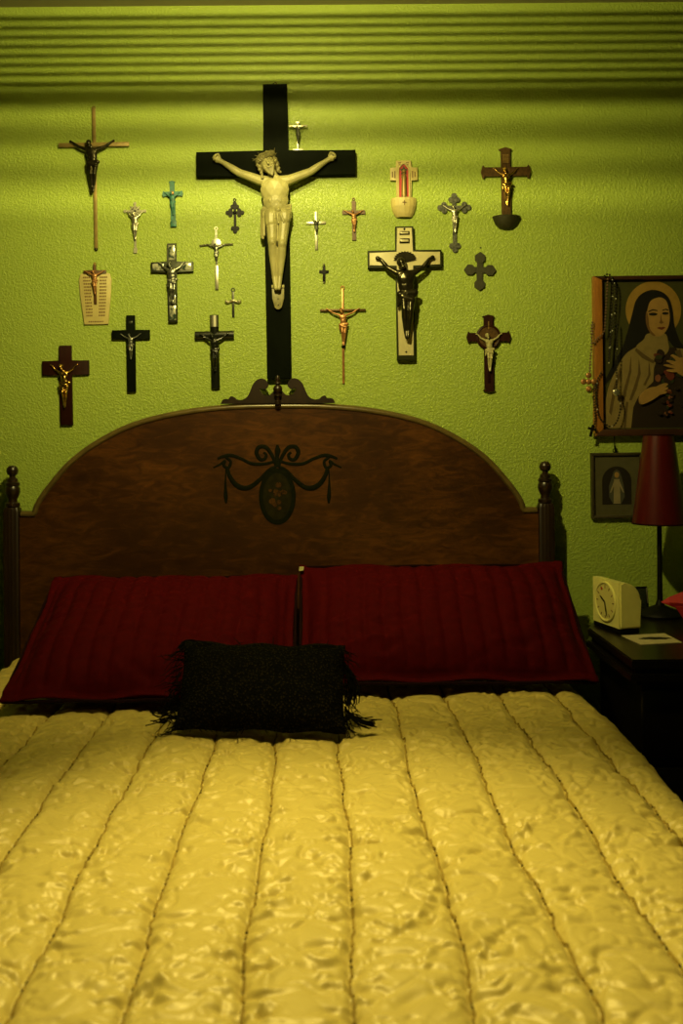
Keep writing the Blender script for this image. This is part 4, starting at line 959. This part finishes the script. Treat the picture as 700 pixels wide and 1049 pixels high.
# rosaries draped on the big frame
def rosary(label, pts, bead_m, br, gap, ends, glint=None):
    Yb = YW - 0.030
    P = [at(x, y, Yb - (d if len(q) > 2 else 0)) for q in pts for x, y, d in [(q[0], q[1], q[2] if len(q) > 2 else 0)]]
    path = spline(P, 26); base_ = path[0].copy()
    t = thing('rosary', label, 'rosary', base_, (0, 0, 0), 'rosaries on the picture frame')
    loc = [p - base_ for p in path]
    MB().tube(loc, 0.0006, 4).build('chain', 'black_metal', t)
    m = MB(); acc = 0; g = MB(); gi = 0
    for a, b in zip(loc[:-1], loc[1:]):
        acc += (b-a).length
        if acc > gap:
            acc = 0; gi += 1
            if glint and gi % glint == 0: g.ball(b, br*0.8, 1)
            else: m.ball(b, br, 1)
    o = m.build('beads', bead_m, t); o['kind'] = 'stuff'
    if glint: q = g.build('silver_beads', 'silver', t); q['kind'] = 'stuff'
    else: g.bm.free()
    for kind, x, y, sz, tl in ends:
        c = at(x, y, Yb - 0.001) - base_
        m = MB()
        if kind == 'cross':
            M = Matrix.Translation(c) @ Matrix.Rotation(R(tl), 4, 'Y')
            m.plate(cross_pts(sz*0.55, sz*0.55, sz*0.55, sz, sz*0.16, sz*0.16), -0.002, 0.002, 0, M); m.build('pendant_cross', 'black_metal', t)
        elif kind == 'budcross':
            for ox, oz in ((0, 0), (-0.62, 0), (0.62, 0), (0, 0.75), (0, -0.85)): m.ball(c + Vector((ox*sz/K, 0, oz*sz/K)), (sz*0.36/K, 0.003, sz*0.36/K))
            m.build('pendant_cross', 'copper', t)
        else:
            m.ball(c, (sz/K, 0.002, sz/K)); m.build('medal', 'silver', t)
    return t
rosary('brown rosary with ornate copper cross hanging left of picture frame', [(623, 283, 0), (622, 300), (620.5, 325), (619, 340), (612, 347), (607.5, 352), (606, 340), (607.5, 330), (606.5, 350), (605, 370), (604.5, 384)], 'bead_brown', 0.0034, 0.0076, [('budcross', 603.5, 391, 8.5, 0)])
rosary('black rosary with silver glints falling straight inside picture frame top corner', [(617, 284), (624, 281), (628, 290), (627, 320), (625, 350), (624, 372), (626, 350), (630, 320), (631, 296), (626, 283)], 'bead_dark', 0.0032, 0.0074, [], 5)
rosary('dark rosary with round silver medal crossing the woman\'s mantle', [(632, 330), (632.5, 350), (632, 380), (632, 400), (636, 415), (633, 430), (627, 437), (619, 433), (613, 424), (611, 405), (612, 392)], 'bead_dark', 0.0030, 0.0070, [('medal', 631.8, 402, 3.6, 0)], 9)
rosary('dark rosary with small black cross at bottom left of picture frame', [(617, 380), (612, 390), (609, 400), (609, 415), (610, 428), (609, 438)], 'bead_dark', 0.0030, 0.0070, [('cross', 607, 439.5, 8, 14)])

# ------------------------------------------------------------------ nightstand and things on it
TZ = 0.72
NX0, NX1, NY0, NY1 = 0.668, 1.20, 2.20, 2.82
ns = thing('nightstand', 'dark wooden nightstand with stepped moulded edge right of the bed', 'nightstand', (0.92, 2.5, 0))
def oct_pts(g): return [(NX0-g-0.92, NY0-g-2.5), (NX1+g-0.92, NY0-g-2.5), (NX1+g-0.92, NY1-2.5), (NX0-g+0.11-0.92, NY1-2.5), (NX0-g-0.92, 2.56-2.5)]
def slab(m, g, z0, z1, bev=0.003):
    p = oct_pts(g); b = [m.bm.verts.new((x, y, z0)) for x, y in p]; tt = [m.bm.verts.new((x, y, z1)) for x, y in p]; n = len(p)
    f = m.bm.faces.new(tt); m.bm.faces.new(b[::-1])
    for i in range(n): m.bm.faces.new((b[i], b[(i+1) % n], tt[(i+1) % n], tt[i]))
    bmesh.ops.bevel(m.bm, geom=list(f.edges), offset=bev, segments=2, affect='EDGES')
m = MB(); slab(m, 0.0, TZ-0.018, TZ); m.build('top', 'night_wood', ns)
m = MB(); slab(m, -0.010, TZ-0.030, TZ-0.018); slab(m, 0.004, TZ-0.046, TZ-0.030); slab(m, -0.014, TZ-0.058, TZ-0.046); m.build('moulding', 'night_wood', ns)
m = MB(); slab(m, -0.030, 0.10, TZ-0.058, 0.002); m.build('body', 'night_wood', ns)
for z0, z1 in ((0.50, 0.65), (0.32, 0.48), (0.13, 0.30)):
    d = MB().box(-0.225, 0.24, -0.282, -0.268, z0, z1, 0.003).build('drawer', 'night_wood', ns)
    MB().lathe([(0.006, 0), (0.006, 0.012), (0.014, 0.018), (0.012, 0.026), (0.002, 0.029)], M=Matrix.Translation((0.0, -0.282, (z0+z1)/2)) @ Matrix.Rotation(R(90), 4, 'X'), n=14).build('knob', 'brass', d)
for x, y in ((-0.22, -0.25), (0.22, -0.25), (-0.10, 0.27), (0.22, 0.27)):
    MB().lathe([(0.014, 0), (0.022, 0.05), (0.026, 0.105)], x, y, 0, 12).build('foot', 'night_wood', ns)

def onT(px_, py_):                    # pixel on the nightstand top -> world
    Y = F*(CZ-TZ)/(py_-VY); p = at(px_, py_, Y); return Vector((p.x, p.y, TZ))
# clock
A = Vector((0.6900, 2.600)); B = Vector((0.7225, 2.472)); fd = (B-A)
CW = fd.length; ang = math.atan2(fd.y, fd.x)       # local +x runs along the face from back-left to front-right
ck = thing('alarm_clock', 'cream vintage alarm clock with round dial facing the bed', 'clock', (A.x, A.y, TZ), (0, 0, ang))
# local: x along face 0..CW, -y out of the face, body depth to +y
CD, CH = 0.058, 0.123
prof = [(0, 0.012), (0.0, CH)] + [(CD - 0.045 + 0.045*math.sin(R(a)), CH - 0.045 + 0.045*math.cos(R(a))) for a in range(0, 91, 15)] + [(CD, 0.012)]
m = MB(); L0 = [m.bm.verts.new((0, y, z)) for y, z in prof]; L1 = [m.bm.verts.new((CW, y, z)) for y, z in prof]; n = len(prof)
fa = m.bm.faces.new(L0); fb = m.bm.faces.new(L1[::-1])
for i in range(n): m.bm.faces.new((L0[i], L1[i], L1[(i+1) % n], L0[(i+1) % n]))
bmesh.ops.bevel(m.bm, geom=list(set(fa.edges) | set(fb.edges)), offset=0.004, segments=2, affect='EDGES')
m.build('case', 'clock_cream', ck, angle=35)
MB().box(0.003, CW-0.003, 0.002, CD-0.004, 0, 0.0125, 0.002).build('base', 'black_metal', ck)
dcx, dcz, dr_ = CW*0.5, 0.069, 0.047
MB().disc(dcx, dcz, dr_, -0.0015, 0.003, 40).build('dial', 'clock_dial', ck, smooth=False)
MB().torus((dcx, -0.001, dcz), dr_, 0.0032, 40, 8).build('bezel', 'clock_cream', ck)
for i in range(12):
    a = R(90 - 30*i); c, s_ = math.cos(a), math.sin(a)
    MB().box(-0.0013, 0.0013, -0.0022, -0.001, -0.004, 0.004, M=Matrix.Translation((dcx + 0.037*c, 0, dcz + 0.037*s_)) @ Matrix.Rotation(R(30*i), 4, 'Y')).build('hour_mark', 'print_brown', ck, smooth=False)
def clock_hand(nm, ex, ez, r):
    MB().tube([(dcx, -0.004, dcz), (dcx+ex*0.6, -0.004, dcz+ez*0.6), (dcx+ex, -0.004, dcz+ez)], [r, r*1.2, r*0.5], 6, 0.4).build(nm, 'black_metal', ck)
clock_hand('hour_hand', -0.022, 0.012, 0.0022); clock_hand('minute_hand', 0.010, -0.035, 0.0018)
MB().disc(dcx-0.016, dcz+0.030, 0.004, -0.0024, -0.001, 10).build('alarm_mark', 'bright_red', ck, smooth=False)

# bedside lamp
lp = onT(676.5, 634)
tl_ = thing('table_lamp', 'table lamp with dark red shade on thin black pole', 'lamp', lp)
KL = F/lp.y
MB().lathe([(0.056, 0), (0.058, 0.006), (0.052, 0.014), (0.03, 0.022), (0.012, 0.030), (0.007, 0.045)], n=32).build('base', 'black_metal', tl_)
zb = (633.5-539)/KL; ztp = (633.5-447)/KL
MB().lathe([(0.0075, 0.04), (0.0065, zb*0.5), (0.006, ztp-0.02), (0.004, ztp-0.015)], n=14).build('pole', 'black_metal', tl_)
m = MB(); n = 40; rb_, rt = 27.0/KL, 15.0/KL
rings = [[m.bm.verts.new((r_*math.cos(2*math.pi*i/n), r_*math.sin(2*math.pi*i/n), z)) for i in range(n)] for r_, z in ((rb_, zb), (rt, ztp), (rt-0.002, ztp), (rb_-0.002, zb))]
for a, b in zip(rings, rings[1:] + rings[:1]):
    for i in range(n): m.bm.faces.new((a[i], a[(i+1) % n], b[(i+1) % n], b[i]))
sh_ = m.build('shade', 'shade_red', tl_, angle=50)
m = MB(); m.torus((0, 0, zb+0.002), rb_, 0.0022, 40, 6, 'Z'); m.torus((0, 0, ztp-0.002), rt, 0.0020, 40, 6, 'Z'); m.build('trim', 'dark_red_fabric', sh_)
m = MB()
for a in (0, 120, 240): m.tube([(0, 0, ztp-0.02), (rt*math.cos(R(a)), rt*math.sin(R(a)), ztp-0.005)], 0.0012, 5)
m.build('shade_spider', 'black_metal', tl_)

# card lying on the nightstand
c1, c2, c3, c4 = onT(637, 654), onT(657, 663.5), onT(699, 661.5), onT(681, 652)
cen = (c1+c2+c3+c4)/4
cd = thing('photo_card', 'cream card with small dark picture lying flat on the nightstand', 'card', cen)
m = MB(); q = [c - cen for c in (c1, c2, c3, c4)]
b = [m.bm.verts.new((p.x, p.y, 0)) for p in q]; tt = [m.bm.verts.new((p.x, p.y, 0.0015)) for p in q]
m.bm.faces.new(tt); m.bm.faces.new(b[::-1])
for i in range(4): m.bm.faces.new((b[i], b[(i+1) % 4], tt[(i+1) % 4], tt[i]))
m.build('card', 'paper', cd, smooth=False)
m = MB(); n = 18
vv = [m.bm.verts.new((0.008 + 0.036*math.cos(2*math.pi*i/n)*(1 + 0.15*math.cos(i*5)), 0.004 + 0.014*math.sin(2*math.pi*i/n)*(1 + 0.2*math.sin(i*3)), 0.0019)) for i in range(n)]
bb = [m.bm.verts.new((v.co.x, v.co.y, 0.0014)) for v in vv]; m.bm.faces.new(vv)
for i in range(n): m.bm.faces.new((bb[i], bb[(i+1) % n], vv[(i+1) % n], vv[i]))
m.build('print', 'pr_oval', cd, smooth=False)

# little dark standing frame behind the clock
p = onT(664, 633)
sf = thing('photo_stand', 'small dark glass frame standing between clock and lamp pole', 'picture frame', (p.x-0.006, p.y+0.062, TZ), (R(-10), 0, R(8)))
MB().box(-0.026, 0.030, -0.004, 0.006, 0.001, 0.066, 0.0015).build('frame', 'black_metal', sf)
MB().box(-0.020, 0.0235, -0.0055, -0.003, 0.008, 0.060, 0.0008).build('pane', 'glass_dark', sf)
MB().box(0.0255, 0.029, -0.0056, 0.0, 0.020, 0.062, 0.0006).build('edge_strip', 'silver', sf)
MB().box(-0.016, -0.006, 0.004, 0.02, 0.001, 0.004).build('easel_foot', 'black_metal', sf)

# folded red cloth at the right edge
p = onT(696, 642)
rc = thing('red_cloth', 'bright red folded cloth with pointed tip beside the lamp base', 'cloth', (p.x+0.03, p.y, TZ))
m = MB(); u = p.y/F
tipx = (679-696)*u - 0.03
rows = []
for k in range(9):
    f = k/8; x = tipx + f*0.14
    h1 = 0.055 + 0.050*min(1, f*1.5)**0.8; h0 = 0.052*(1-f)**1.2
    rows.append([m.bm.verts.new((x, y_ + 0.012*math.sin(f*6 + j), h0 + (h1-h0)*g + (0.002 if j in (0, 4) else 0))) for j, (y_, g) in enumerate(((-0.006-0.035*f, 0.02), (-0.012-0.03*f, 0.45), (-0.002, 0.98), (0.012+0.02*f, 0.5), (0.006+0.03*f, 0.02)))])
for a, b in zip(rows[:-1], rows[1:]):
    for j in range(5): m.bm.faces.new((a[j], a[(j+1) % 5], b[(j+1) % 5], b[j]))
m.bm.faces.new(rows[0]); m.bm.faces.new(rows[-1][::-1])
m.build('fold', 'red_cloth', rc, angle=25)
m = MB(); m.plate([(0.0-0.02, 0.0), (0.09, 0.0), (0.09, 0.06), (0.02, 0.05), (-0.055, 0.052)], -0.045, -0.040); m.build('flap', 'red_cloth', rc, smooth=False)
